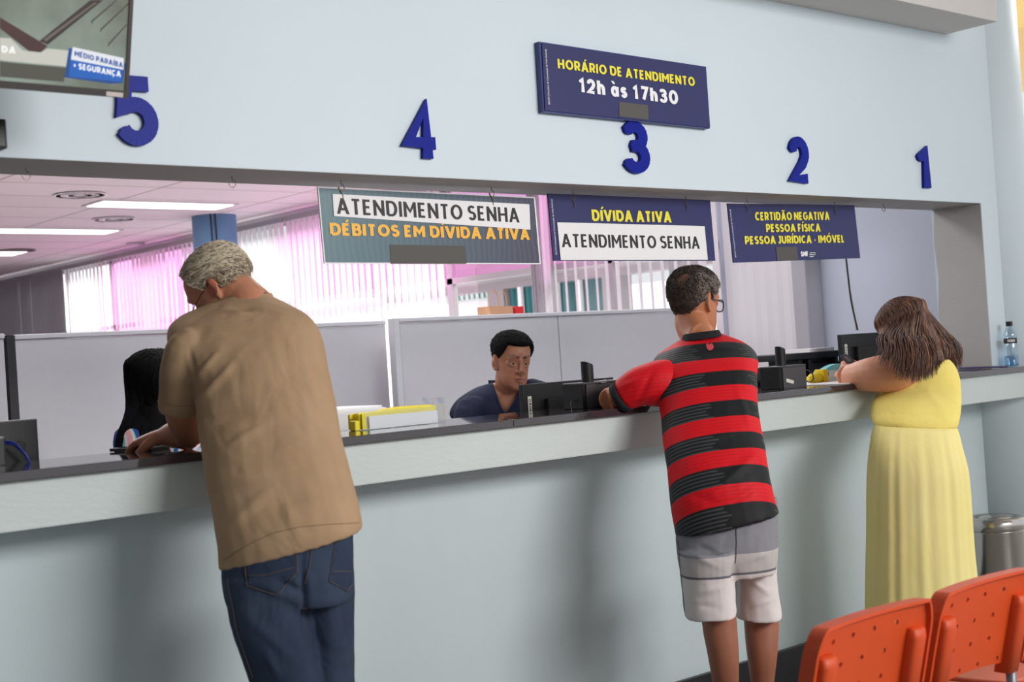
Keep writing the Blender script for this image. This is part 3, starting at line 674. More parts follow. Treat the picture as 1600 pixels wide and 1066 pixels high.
def receipt_box(pl, pr, ptop, pbase, Y, colpx, coltop, label, label2, tagpx):
    a = onY(pl, pbase, Y); z = 1.19; x0 = a.x; x1 = onY(pr, pbase, Y).x; zt = onY(pl, ptop, Y).z; D = .10
    r = thing('receipt_printer', label, 'printer', ((x0 + x1) / 2, Y + D / 2, z), 'dark boxes on the counter')
    obj('body', bev(B((x0, Y, z), (x1, Y + D, zt - .004)), .003, 2), grey2, r)
    obj('side_panel', bev(B((x0 - .018, Y + .004, z), (x0 - .0005, Y + D, zt)), .002, 1), blk, r)
    obj('lid', bev(B((x0 - .018, Y - .002, zt - .0035), (x1, Y + D, zt + .003)), .0015, 1), grey2, r)
    if tagpx:
        obj('label_strip', prism(BM(), [onY(x, y, Y - .0015) for x, y in tagpx], (0, .001, 0)), sticker, r)
    c = onY((colpx[0] + colpx[1]) / 2, ptop, Y + .05); R = (colpx[1] - colpx[0]) / 2 / (FPX / depth(c)); zb = zt + .003; h = onY(colpx[0], coltop, Y + .05).z - zb
    bm = BM(); n = 28; lo, hi = [], []
    for i in range(n):
        t = 2 * PI * i / n; x, y = math.cos(t) * R, math.sin(t) * R; lo.append(V((c.x + x, c.y + y, zb))); hi.append(V((c.x + x, c.y + y, zb + h - .018 * (x / R + 1) / 2)))
    loft(bm, [lo, hi]); s = thing('desk_speaker', label2, 'device', (c.x, c.y, zb), 'black slant topped columns')
    obj('housing', bm, blk, s, smooth=False)
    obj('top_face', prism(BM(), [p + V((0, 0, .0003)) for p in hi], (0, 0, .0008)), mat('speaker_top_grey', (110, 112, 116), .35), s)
    return r
receipt_box(919, 990, 599, 645, 3.36, (909, 928.5), 565.5, 'dark grey box on the counter beside the striped shirted man\'s elbow', 'black slant topped column on the dark box by the elbow', None)
receipt_box(1225, 1261, 573, 604.5, 3.34, (1212.5, 1228.5), 542, 'dark grey box with a white tag on the counter right of the striped shirt', 'black slant topped column on the box with the white tag', ((1229, 591.5), (1240.5, 595), (1240, 600), (1228.5, 597)))
tag(obj('cable_loop', tube(BM(), spline([onY(920, 627, 3.42), onY(908, 625, 3.40), onY(894, 628, 3.39), onY(893, 638, 3.38), onY(896, 644, 3.37), onY(905, 645, 3.38)]), .0022, 8), blk, loc=onY(905, 645, 3.38)), 'thin black cable loop beside the box by the elbow', 'cable')
tag(obj('cable_loop', tube(BM(), spline([onY(1261, 578, 3.42), onY(1268, 583, 3.42), onY(1271, 591, 3.42), onY(1266, 597, 3.42), onY(1260, 596, 3.42)]), .0025, 8), blk, loc=onY(1262, 590, 3.42)), 'thin black cable loop right of the tagged dark box', 'cable')
# paper on the box, folders, white printer
tag(obj('paper_slip', prism(BM(), [onZ(x, y, 1.2745) for x, y in ((929, 596), (946, 594), (958, 596), (940, 598.5))], (0, 0, .001)), pap, loc=onZ(940, 596, 1.2745)), 'small white paper slip on top of the dark box by the elbow', 'paper')
YF = 3.42; ymt = mat('folder_yellow', (240, 222, 50), .45, var=.08, vscale=20)
fo = thing('folder_holder', 'clear upright holder full of yellow folders and white papers on the counter', 'folders', (onY(630, 660, YF).x, YF, 1.19))
x0 = onY(571, 670, YF).x; x1 = onY(687, 660, YF).x
for k in range(7):
    y = YF + .012 + .011 * k; z = onY(630, 637, YF).z - .006 + random.uniform(-.004, .006); dx = random.uniform(-.012, .008)
    bm = prism(BM(), [(x0 + dx, y, 1.193), (x1 + dx, y, 1.193), (x1 + dx, y, z), (x1 - .11 + dx, y, z + .003), (x0 + .12 + dx, y, z + .002), (x0 + .10 + dx, y, z - .004), (x0 + dx, y, z - .006)], (0, .004, 0))
    obj('folder', bm, ymt, fo)
for k in range(3): obj('paper_sheet', prism(BM(), [(onY(578 + k, 665, YF).x, YF + .002 + k * .002, 1.192), (x1 - .004, YF + .002 + k * .002, 1.192), (x1 - .006, YF + .002 + k * .002, onY(684, 641, YF).z), (onY(578, 665, YF).x, YF + .002 + k * .002, onY(580, 650.5, YF).z)], (0, .0008, 0)), pap, fo)
acr = bpy.data.materials.new('clear_acrylic'); acr.use_nodes = True; thin(acr, (.96, .97, .98, 1), .1)
hb = BM(); box(hb, (x0 - .004, YF - .004, 1.19), (x1 + .012, YF - .001, 1.245)); box(hb, (x1 + .02, YF - .004, 1.19), (x1 + .023, YF + .11, 1.27)); box(hb, (x0 - .02, YF - .004, 1.19), (x1 + .02, YF + .11, 1.192))
obj('clear_holder', hb, acr, fo)
tag(obj('yellow_clip', bev(B((onY(561, 665, YF).x, YF + .02, 1.19), (x0 - .004, YF + .05, onY(565, 657.5, YF).z)), .002, 1), ymt, loc=(x0, YF, 1.19)), 'yellow folder flap at the left of the clear holder', 'folder')
YP = 3.78; wpl = mat('printer_white', (214, 212, 214), .4)
p0, p1 = onY(500, 640, YP), onY(606, 634, YP)
pr = thing('office_printer', 'white printer behind the counter left of the yellow folders', 'printer', ((p0.x + p1.x) / 2, YP + .15, 1.0))
obj('body', bev(B((p0.x, YP, 1.0), (p1.x, YP + .32, p1.z - .004)), .012, 3), wpl, pr)
obj('slot', B((p0.x + .02, YP - .002, 1.135), (onY(536, 660, YP).x, YP + .02, 1.16)), blk, pr)
obj('output_tray', bev(B((p0.x + .01, YP - .09, 1.125), (onY(563, 667, YP).x, YP + .001, 1.135)), .002, 1), blk, pr)
tag(obj('paper_stack', bev(B((p0.x + .01, YP + .02, p1.z - .004), (p1.x - .01, YP + .25, p1.z + .003)), .001, 1), pap, loc=(p0.x, YP, p1.z)), 'white sheets lying on top of the white printer', 'paper')
# right end of the counter
YS = 3.95; za = onY(1240, 552, YS).z
sh = thing('desk_shelf', 'black two level desk shelf with papers left of the woman in yellow', 'shelf', (onY(1240, 560, YS).x, YS, 1.0))
x0, x1 = onY(1183, 556, YS).x, onY(1300, 548, YS).x
obj('top_board', bev(B((x0, YS - .1, za - .03), (x1, YS + .14, za)), .006, 2), blk, sh)
for x in (x0 + .2, x0 + .27, x1 - .09): obj('bracket', bev(B((x, YS - .08, 1.0), (x + .025, YS + .1, za - .03)), .003, 1), blk, sh)
obj('lower_board', B((x0 + .15, YS - .1, za - .16), (x1, YS + .14, za - .13)), blk, sh)
obj('drawer_box', bev(B((x0 + .26, YS - .05, 1.0), (x1 - .01, YS + .12, za - .05)), .006, 2), mat('shelf_grey', (56, 54, 60), .5), sh)
tag(obj('paper_stack', prism(BM(), [(onY(1243, 548, YS).x, YS - .08, za), (onY(1284, 545, YS).x, YS - .07, za), (onY(1287, 545, YS).x, YS + .11, za), (onY(1249, 545, YS).x, YS + .12, za)], (0, 0, .016)), pap, loc=(onY(1260, 545, YS).x, YS, za)), 'white papers on the black desk shelf', 'paper')
tag(obj('loose_papers', prism(BM(), [onZ(x, y, 1.1905) for x, y in ((1244, 600), (1262, 597.5), (1320, 594.5), (1328, 600.5), (1258, 603))], (0, 0, .003)), pap, loc=onZ(1290, 599, 1.19)), 'white papers on the counter in front of the wipes packet', 'paper')
YW = 3.5
ycap = mat('bottle_yellow', (232, 206, 40), .35)
a = onY(1264, 597, YW); b = onY(1285, 597, YW)
yb = thing('yellow_bottle', 'yellow bottle lying on the counter next to the wipes packet', 'bottle', (a.x, YW, 1.19))
obj('body', tube(BM(), [(a.x + .02, YW, 1.212), (b.x, YW, 1.212)], .021, 20), ycap, yb, smooth=True); obj('cap', tube(BM(), [(a.x, YW, 1.21), (a.x + .022, YW, 1.21)], .014, 20), ycap, yb, smooth=True)
obj('shoulder', bev(B((b.x - .02, YW - .024, 1.191), (b.x + .012, YW + .024, 1.247)), .006, 2), ycap, yb)
c = onY(1310, 590, YW); tealm = mat('packet_teal', (120, 205, 215), .4); wpk = mat('packet_white', (214, 236, 240), .35)
pk = thing('wipes_packet', 'white and teal wipes packet on the counter by the woman\'s elbow', 'packet', (c.x, YW + .02, 1.19))
xa_, xb_ = onY(1286, 590, YW).x, onY(1342, 590, YW).x; zt2 = onY(1300, 579, YW).z
obj('bag', bev(B((xa_, YW, 1.19), (xb_, YW + .05, zt2)), .008, 3), wpk, pk)
bm = BM(); prism(bm, [V((xa_ + .004 + (xb_ - xa_ - .008) * t / 12, YW + .01, zt2 - .004 + .03 * math.sin(PI * t / 12))) for t in range(13)], (0, .03, 0)); obj('teal_top', bm, tealm, pk)
obj('blue_mark', prism(BM(), [onY(x, y, YW - .001) for x, y in ((1292, 581), (1295, 581), (1295, 587), (1292, 587))], (0, .0008, 0)), mat('packet_blue', (90, 110, 170), .4), pk)
# cable running down to the tall monitor
tag(obj('hanging_cable', tube(BM(), spline([onY(1322, 404, 3.8), onY(1325, 430, 3.79), onY(1330, 470, 3.78), onY(1340, 516, 3.74)]), .0045, 8), blk, loc=onY(1322, 404, 3.8)), 'black cable hanging down to the tall monitor', 'cable')
tag(obj('hanging_cable', tube(BM(), spline([onY(1323, 420, 3.8), onY(1326, 440, 3.80), onY(1333, 480, 3.79), onY(1338, 515, 3.75)]), .003, 8), mat('cable_beige', (170, 150, 130), .5), loc=onY(1323, 420, 3.8)), 'beige cable twisted with the black one above the tall monitor', 'cable')
tag(obj('pen', tube(BM(), [onZ(1498, 575.5, 1.196), onZ(1574, 573.2, 1.196)], .005, 10), mat('pen_violet', (70, 60, 110), .3), loc=onZ(1530, 574, 1.19)), 'long dark pen lying on the counter left of the water bottle', 'pen')
# water bottle
bc = onZ(1580.5, 573, 1.19); bc.y = 3.262; bc.x = onY(1580.5, 560, 3.262).x
wb = thing('water_bottle', 'clear water bottle with black cap and dark label at the right end of counter', 'bottle', (bc.x, bc.y, 1.19))
pet = bpy.data.materials.new('clear_pet'); pet.use_nodes = True; thin(pet, (.80, .90, .97, 1), .16, .08)
H = .196; R = .031
obj('shell', lathe(BM(), (bc.x, bc.y, 1.19), [(.001, .001), (R * .86, .001), (R, .008), (R * .97, .03), (R, .034), (R * .97, .05), (R, .056), (R, .10), (R * .93, .106), (R * .93, .132), (R, .138), (R * .92, .150), (R * .66, .170), (R * .42, .184), (R * .40, .19)], 36), pet, wb, smooth=True)
obj('cap', lathe(BM(), (bc.x, bc.y, 1.19), [(R * .46, .186), (R * .48, .187), (R * .48, .206), (R * .44, .208)], 30), blk, wb)
obj('label_band', lathe(BM(), (bc.x, bc.y, 1.19), [(R * .95, .107), (R * .96, .107), (R * .96, .131), (R * .95, .131)], 36), mat('bottle_label', (46, 38, 44), .4), wb, smooth=True)
vdir = (CAM - V((bc.x, bc.y, 1.3))); vdir.z = 0; vdir.normalize(); sd = vdir.cross(V((0, 0, 1)))
for k in range(5):
    s_ = -.55 + .22 * k; n_ = (vdir * math.sqrt(1 - s_ * s_) - sd * s_ * -1) ; p = V((bc.x, bc.y, 1.303)) + n_ * R * .965
    t_ = n_.cross(V((0, 0, 1)))
    obj('label_mark', prism(BM(), [p + t_ * -.0022, p + t_ * .0022, p + t_ * .0022 + V((0, 0, .012)), p - t_ * .0022 + V((0, 0, .012))], n_ * .0004), wht, wb)
obj('water', lathe(BM(), (bc.x, bc.y, 1.19), [(.001, .003), (R * .84, .003), (R * .94, .01), (R * .94, .05), (.001, .0502)], 30), thin(blank_mat('water_tint'), (.62, .80, .94, 1), .12, .03), wb, smooth=True)

# ------------------------------------------------------------------ bin
steel = mat('brushed_steel', (196, 190, 184), .2, metal=1, bump=.05, bscale=30, stretch=(1, 1, .02))
bx, by = onY(1555, 830, 3.27).x, 3.27; R = .128; zt = .53
bn = thing('waste_bin', 'round stainless steel bin standing by the wall at the far right', 'bin', (bx, by, 0))
obj('drum', lathe(BM(), (bx, by, 0), [(R * .97, 0), (R * .99, .01), (R * .99, zt - .06), (R, zt - .058)], 64), steel, bn, smooth=True)
obj('lid', lathe(BM(), (bx, by, 0), [(R * 1.0, zt - .056), (R * 1.03, zt - .054), (R * 1.03, zt - .02), (R * .96, zt - .004), (R * .9, zt), (R * .66, zt - .002), (R * .62, zt - .016), (.002, zt - .02)], 64), steel, bn, smooth=True)
obj('swing_flap', lathe(BM(), (bx, by, 0), [(R * .56, zt - .014), (R * .57, zt - .006), (R * .4, zt + .002), (.002, zt + .006)], 48), steel, bn, smooth=True)
obj('base_ring', lathe(BM(), (bx, by, 0), [(R * 1.0, .0), (R * 1.02, .004), (R * 1.02, .03), (R * .995, .032)], 48), blk, bn)
# cable at the wall right of the bin
tag(obj('wall_cable', tube(BM(), spline([onY(1593, 622, 3.42), onY(1597, 636, 3.42), onY(1603, 655, 3.42), onY(1606, 760, 3.42)]), .004, 8), blk, loc=onY(1593, 622, 3.42)), 'thin black cable below the counter at the right edge', 'cable')

# ------------------------------------------------------------------ orange chairs
org = mat('chair_orange_plastic', (208, 74, 26), .45, var=.05, vscale=9, bump=.15, bscale=420)
post = mat('chair_grey_steel', (118, 120, 126), .4, metal=.5)
CW, ZT_, ZB_ = .435, .765, .525; YT, YBm = 1.785, 1.845
def back_pt(u, z, d=0):            # u -1..1 across, bowed and leaning; d>0 towards the sitter
    k = (z - ZB_) / (ZT_ - ZB_); y = YBm + (YT - YBm) * k + .018 * (1 - u * u)
    e = max(0, k - .72) / .28; hw = CW / 2 * (1 - .012 * abs(.35 - k) - .10 * e * e)
    return V((u * hw, y + d, z))
def make_chair(x, label):
    r = thing('waiting_chair', label, 'chair', (0, 2.0, 0), 'orange waiting chairs in a row')
    nu, nz = 26, 16; bm = BM(); hole = set()
    for a in range(4):
        for b in range(5): 
            i = 4 + 5 * b - a * 1 - (a % 2) * 1; j = 13 - 4 * a - 0
            if 2 <= i < nu - 4 and 1 <= j < nz - 1: hole.add((i, j))
    vg = [[bm.verts.new(back_pt(-1 + 2 * i / nu, ZB_ + (ZT_ - ZB_) * j / nz + (.012 * (1 - (-1 + 2 * i / nu) ** 2) if j == 0 else 0))) for j in range(nz + 1)] for i in range(nu + 1)]
    for i in range(nu):
        for j in range(nz):
            q = [vg[i][j], vg[i + 1][j], vg[i + 1][j + 1], vg[i][j + 1]]
            if (i, j) not in hole: bm.faces.new(q); continue
            c = sum((v.co for v in q), V((0, 0, 0))) / 4; inner = []; outer = []
            for k in range(4):
                inner.append(bm.verts.new(c + (q[k].co - c) * .62)); outer.append(q[k])
                mid = (q[k].co + q[(k + 1) % 4].co) / 2; inner.append(bm.verts.new(c + (mid - c) * .85)); outer.append(None)
            for k in range(4):
                i0, i1, i2 = inner[2 * k], inner[2 * k + 1], inner[(2 * k + 2) % 8]
                bm.faces.new((q[k], q[(k + 1) % 4], i1)); bm.faces.new((q[k], i1, i0)); bm.faces.new((q[(k + 1) % 4], i2, i1))
    o = obj('backrest', bm, org, r); md = o.modifiers.new('thickness', 'SOLIDIFY'); md.thickness = .006; md.offset = 0
    outl = [back_pt(-1, ZB_ + (ZT_ - ZB_) * t / 12) for t in range(12)] + [back_pt(-1 + .06 * (1 - math.cos(PI / 2 * t / 3)) , ZT_ - .012 + .012 * math.sin(PI / 2 * t / 3)) for t in range(4)] + [back_pt(-1 + 2 * t / 16, ZT_) for t in range(1, 16)] + [back_pt(1, ZT_ - (ZT_ - ZB_) * t / 12) for t in range(13)]
    bm = BM(); rings = []
    for i, p in enumerate(outl):
        t = (outl[min(i + 1, len(outl) - 1)] - outl[max(i - 1, 0)]).normalized(); d = V((0, 1, 0)); n = t.cross(d).normalized()
        rings.append([p + n * .004 - d * .014, p - n * .004 - d * .014, p - n * .005 + d * .026, p + n * .003 + d * .026])
    loft(bm, rings); obj('rim', bm, org, r)
    for u in (-.90, .70):
        x0 = back_pt(u, .6).x; bm = BM(); rg = []
        for z, k in ((ZB_ - .02, 1), (.68, 1), (.70, .7), (.706, .2)):
            p = back_pt(u, min(z, ZT_)); rg.append(ell(V((x0 + .02, p.y - .006, z)), V((.026, 0, 0)), V((0, .022 * k + .004, 0)), 16, 3.5))
        loft(bm, rg); obj('post_sleeve', bm, org, r, smooth=True)
        bm = tube(BM(), [(x0 + .02, YBm - .002, .36), (x0 + .02, YBm - .006, .53)], .013, 16); obj('back_post', bm, post, r, smooth=True)
    nu = 14; bm = BM(); sg = []
    for i in range(nu + 1):
        u = -1 + 2 * i / nu; sg.append([bm.verts.new((u * CW / 2 * .99, 1.88 + .42 * t / 10, .445 - .014 * (1 - u * u) + .02 * (t / 10 - .5) ** 2 * 2 - (.02 if t == 10 else 0))) for t in range(11)])
    for i in range(nu):
        for t in range(10): bm.faces.new((sg[i][t], sg[i + 1][t], sg[i + 1][t + 1], sg[i][t + 1]))
    o = obj('seat', bm, org, r, smooth=True); md = o.modifiers.new('thickness', 'SOLIDIFY'); md.thickness = .012
    obj('frame', tube(BM(), [(-.17, YBm, .37), (-.17, 2.27, .41), (.17, 2.27, .41), (.17, YBm, .37), (-.17, YBm, .37)], .012, 12), post, r)
    for sx in (-.17, .17):
        for y0, y1 in ((1.88, 1.82), (2.24, 2.28)): obj('leg', tube(BM(), [(sx, y0, .40), (sx, y1, 0)], .011, 12), post, r, smooth=True)
    r.location.x += x; return r
ch = make_chair(2.565, 'orange plastic waiting chair with perforated back, leftmost of the row in the foreground')
dup(ch, (.468, 0, 0), 'orange plastic waiting chair at the right, its seat edge showing below the back')
dup(ch, (.936, 0, 0), 'orange plastic waiting chair mostly cut off by the right edge')

# outdoors at the far right behind the column
yx = mat('yellow_soffit', (226, 190, 120), .6)
tag(obj('roof_overhang', B((7.2, 2.0, 3.02), (9.2, 6.0, 3.2)), yx, loc=(8, 4, 3.1)), 'yellowish overhang at the top right corner beyond the column', 'roof')
r = thing('metal_railing', 'grey metal window bars outside beyond the column at the right edge', 'railing', (8.4, 4.0, 0))
for z in (2.28, 2.15, 2.08): obj('bar', B((8.38, 2.6, z), (8.44, 6.5, z + .045)), alu, r)
for y in (3.2, 3.9, 4.6): obj('post', B((8.39, y, 0), (8.43, y + .04, 2.3)), alu, r)
# ------------------------------------------------------------------ people
def cloth_noise(p, s, seed=0): return noise.noise(V((p.x * s + seed, p.y * s + 3.1, p.z * s - seed)))
def union(bm, voxel=.006, smooth=4, fac=.5):
    """one continuous surface from overlapping closed pieces"""
    bmesh.ops.recalc_face_normals(bm, faces=bm.faces[:])
    me = bpy.data.meshes.new('u'); bm.to_mesh(me); bm.free()
    o = bpy.data.objects.new('u', me); COL.objects.link(o)
    m = o.modifiers.new('r', 'REMESH'); m.mode = 'VOXEL'; m.voxel_size = voxel; m.use_smooth_shade = True
    if smooth: s = o.modifiers.new('s', 'SMOOTH'); s.factor = fac; s.iterations = smooth
    bpy.context.view_layer.update()
    out = bpy.data.meshes.new_from_object(o.evaluated_get(bpy.context.evaluated_depsgraph_get()))
    bpy.data.objects.remove(o); bpy.data.meshes.remove(me)
    return out
def displace(me, f):
    me.update(); ns = [v.normal.copy() for v in me.vertices]
    for v, n in zip(me.vertices, ns): v.co = v.co + n * f(v.co, n)
def paint(me, f):
    ca = me.color_attributes.new('Col', 'FLOAT_COLOR', 'POINT')
    for i, v in enumerate(me.vertices): ca.data[i].color = f(v.co)
def cut_mesh(me, pred):
    bm = BM(); bm.from_mesh(me); bmesh.ops.delete(bm, geom=[f for f in bm.faces if pred(f.calc_center_median())], context='FACES'); bm.to_mesh(me); bm.free()
# silhouette rings: left/right edge pixels at a wall distance Y, with the body's own thickness
def SR(L, R, Y, th, e=2.3, n=28, grow=0, tilt=0):
    c0 = onY((L[0] + R[0]) / 2, (L[1] + R[1]) / 2, Y); d = depth(c0)
    l, r = atD(*L, d), atD(*R, d); a = (r - l) / 2; a += a.normalized() * grow
    b = (FWD - a.normalized() * FWD.dot(a.normalized())).normalized(); b = (b + V((0, 0, tilt))).normalized() * (th + grow)
    return ell((l + r) / 2, a, b, n, e)
def srs(rows, sub=3, grow=0, e=2.3):
    """rows of (L, R, Y, th) interpolated smoothly"""
    flat = [V((L[0], L[1], 0)) for L, R, Y, th in rows], [V((R[0], R[1], 0)) for L, R, Y, th in rows], [V((Y, th, 0)) for L, R, Y, th in rows]
    A, B_, C = (spline(f, sub) for f in flat)
    return [SR((a.x, a.y), (b.x, b.y), c.x, c.y, e, grow=grow) for a, b, c in zip(A, B_, C)]
def limb(bm, pts, rad, n=18, flat=1.0, k=5):
    q = spline(pts, k); r = [x.x for x in spline([V((r, 0, 0)) for r in rad], k)]
    return tube(bm, q, r, n, flat=flat)

# ---- heads.  local frame: x = person's left, y = forward, z = up ; metres, chin -.116, crown +.119
HT = [(-.120, .070, .040, .016), (-.114, .084, .016, .030), (-.100, .089, -.012, .045), (-.082, .088, -.040, .056), (-.062, .088, -.062, .063), (-.040, .086, -.074, .065), (-.020, .084, -.087, .069),
      (0, .081, -.096, .072), (.020, .087, -.101, .0745), (.040, .089, -.103, .076), (.060, .084, -.101, .076), (.080, .072, -.091, .069), (.098, .052, -.073, .055), (.110, .030, -.052, .038), (.118, .0, -.02, .014)]
def hrow(z):
    z = max(HT[0][0], min(HT[-1][0], z))
    for a, b in zip(HT, HT[1:]):
        if z <= b[0] + 1e-9:
            k = (z - a[0]) / (b[0] - a[0]); return [a[i] + (b[i] - a[i]) * k for i in (1, 2, 3)]
def hpt(ang, z, off=0, sc=(1, 1, 1)):        # ang 0 = front, 90 = left
    f, bk, wd = hrow(z); c = (f + bk) / 2; h = (f - bk) / 2; t = math.radians(ang); e = 2 / 2.25
    s, co = math.sin(t), math.cos(t)
    x = wd * math.copysign(abs(s) ** e, s); y = c + h * math.copysign(abs(co) ** e, co)
    q = V((x, y, z)); nrm = V((s, co, max(0, (z - .03)) * 12)).normalized()
    q = q + nrm * off
    return V((q.x * sc[0], q.y * sc[1], q.z * sc[2]))
def face_frame(centre, yaw, pitch, roll=0):
    """yaw: degrees turned left of straight away from the camera; pitch: nose down"""
    fw = V((FWD.x, FWD.y, 0)).normalized(); f = Matrix.Rotation(math.radians(yaw), 3, 'Z') @ fw
    l = V((0, 0, 1)).cross(f)
    f = Matrix.Rotation(math.radians(pitch), 3, l) @ f; u = f.cross(l) if f.cross(l).z > 0 else l.cross(f)
    Rr = Matrix.Rotation(math.radians(roll), 3, f); l = Rr @ l; u = Rr @ u
    return lambda p: V(centre) + l * p[0] + f * p[1] + u * p[2]
def head(bm, M, sc=(1, 1, 1), detail=True, nose=1.0, lips=1.0, ear=1.0):
    S = lambda p: M((p[0] * sc[0], p[1] * sc[1], p[2] * sc[2]))
    zs = [HT[0][0] + (HT[-1][0] - HT[0][0]) * i / 34 for i in range(35)]
    loft(bm, [[M(hpt(i * 10, z, 0, sc)) for i in range(36)] for z in zs])
    T = lambda pts, r, fl=1.0, ref=None: tube(bm, [S(p) for p in pts], [x * (sc[0] + sc[1]) / 2 for x in r], 14, flat=fl)
    T([(0, .078, .022), (0, .086, .006), (0, .096, -.016), (0, .104, -.032), (0, .098, -.040), (0, .080, -.042)], [.008, .0075 * nose, .0085 * nose, .0115 * nose, .011 * nose, .008])
    for s in (-1, 1):
        T([(s * .006, .090, -.038), (s * .0155 * nose, .090, -.037), (s * .018 * nose, .080, -.036)], [.008, .0078, .005])
        T([(s * .012, .085, .022), (s * .026, .087, .027), (s * .042, .078, .024), (s * .052, .066, .014)], [.007, .0085, .008, .006])       # brow ridge
        T([(s * .02, .066, -.038), (s * .036, .058, -.032), (s * .045, .042, -.026)], [.011, .017, .010])                           # cheek
        T([(s * .018, .081, .010), (s * .031, .0825, .012), (s * .045, .075, .008)], [.0035, .0045, .0035]); T([(s * .046, .069, .008), (s * .051, .063, -.001), (s * .047, .067, -.010)], [.006, .007, .006])                       # upper lid
        T([(s * .020, .079, -.010), (s * .031, .0795, -.013), (s * .043, .073, -.010)], [.004, .005, .004])                         # lower lid
        # ear
        e0 = V((s * .0735, -.004, -.006)); pts = []
        for k in range(11):
            a = math.radians(-100 + k * 25); pts.append((e0.x + s * (.006 + .010 * (k / 10)) , e0.y - .004 - .015 * math.cos(a) * (-1 if True else 1) * -1 + .0, e0.z + .029 * ear * math.sin(a)))
        pts = [(e0.x + s * (.006 + .006 * math.sin(PI * k / 12)), e0.y - .002 - .016 * ear * math.sin(PI * (k / 12) ** .9), e0.z - .030 * ear * math.cos(PI * k / 12 * 1.12)) for k in range(13)]
        T(pts, [.0055] + [.0042] * 11 + [.004])
        T([(e0.x - s * .004, e0.y - .002, e0.z - .024 * ear), (e0.x + s * .003, e0.y - .008, e0.z), (e0.x - s * .001, e0.y - .006, e0.z + .022 * ear)], [.011, .0165, .012], .5)
        T([(e0.x + s * .004, e0.y + .002, e0.z - .026 * ear), (e0.x + s * .003, e0.y - .002, e0.z - .034 * ear)], [.0075, .006])                 # lobe
    T([(-.025, .080, -.0655), (-.012, .0915, -.0610), (0, .0945, -.0620), (.012, .0915, -.0610), (.025, .080, -.0655)], [.002, .0056 * lips, .0058 * lips, .0056 * lips, .002])
    T([(-.023, .080, -.0700), (-.010, .0905, -.0745), (0, .0925, -.0755), (.010, .0905, -.0745), (.023, .080, -.0700)], [.002, .0060 * lips, .0068 * lips, .0060 * lips, .002])
    T([(-.012, .078, -.104), (0, .081, -.106), (.012, .078, -.104)], [.012, .014, .012])                                            # chin
    T([(-.050, .004, -.050), (-.043, .035, -.080), (-.024, .060, -.098)], [.012, .013, .013]); T([(.050, .004, -.050), (.043, .035, -.080), (.024, .060, -.098)], [.012, .013, .013])
def neck(bm, M, base, sc=(1, 1, 1), r=.056, r2=.066):
    limb(bm, [M((0, -.022 * sc[1], -.015)), M((0, -.028 * sc[1], -.075)), (M((0, -.03, -.11)) + V(base)) / 2, V(base)], [r * .95, r, r * 1.02, r2])
def near(M, p, q, r):            # soft spot around a head-local point
    d = (M(q) - p).length; return max(0, min(1, (r - d) / (r * .5)))
def eyes(root, M, sc, iris=(50, 32, 24), only=(-1, 1), ry=.069):
    for s in only:
        c = M((s * .031 * sc[0], ry * sc[1], .001)); bm = BM(); bmesh.ops.create_icosphere(bm, subdivisions=3, radius=.0112, matrix=Matrix.Translation(c))
        e = obj('eye', bm, mat('eye_white', (200, 190, 184), .3), root, smooth=True)
        g = (M((s * .033 * sc[0], .2, -.05)) - c).normalized(); a, b = frame_of(g)
        bm = BM(); rr = [ell(c + g * math.sqrt(max(.0115 ** 2 - k * k, 0)), a * k, b * k, 20) for k in (.0058, .0035, .0008)]; loft(bm, [[p - g * .002 for p in rr[0]]] + rr); obj('iris', bm, mat('iris_%d' % iris[0], iris, .15), e, smooth=True)
def hair_cap(M, sc, line, off, nz=26, na=72, noisef=None, under=.004):
    """cap of hair: line(angle)->lowest z, off(angle, z)->thickness"""
    bm = BM(); rows = []; ztop = .1185
    for j in range(nz + 1):
        row = []
        for i in range(na):
            ang = i * 360 / na; zl = line(ang if ang <= 180 else ang - 360); k = j / nz
            z = ztop + (zl - ztop) * (1 - math.cos(k * PI / 2) if k < .5 else (1 - math.cos(PI / 4)) + (k - .5) * 2 * (math.cos(PI / 4)))
            o = off(ang if ang <= 180 else ang - 360, z) * min(1, .3 + (1 - k) * 9)
            p = hpt(ang, z, 0, sc)
            if noisef: o += noisef(p) * min(1, (1 - k) * 5)
            row.append(bm.verts.new(M(hpt(ang, z, o, sc))))
        rows.append(row)
    for j in range(nz):
        for i in range(na): bm.faces.new((rows[j][i], rows[j + 1][i], rows[j + 1][(i + 1) % na], rows[j][(i + 1) % na]))
    c = bm.verts.new(M((0, -.01 * sc[1], (ztop + off(0, ztop)) * sc[2])))
    for i in range(na): bm.faces.new((rows[0][i], rows[0][(i + 1) % na], c))
    rim = [bm.verts.new(M(hpt(i * 360 / na, line(i * 360 / na if i * 360 / na <= 180 else i * 360 / na - 360) + .004, -under, sc))) for i in range(na)]
    for i in range(na): bm.faces.new((rows[-1][i], rim[i], rim[(i + 1) % na], rows[-1][(i + 1) % na]))
    return bm
def strand(bm, pts, r0, r1=.0002, k=4):
    q = spline(pts, k); n = len(q); tube(bm, q, [r0 * (1 - (i / (n - 1)) ** 2.5) + r1 for i in range(n)], 5)

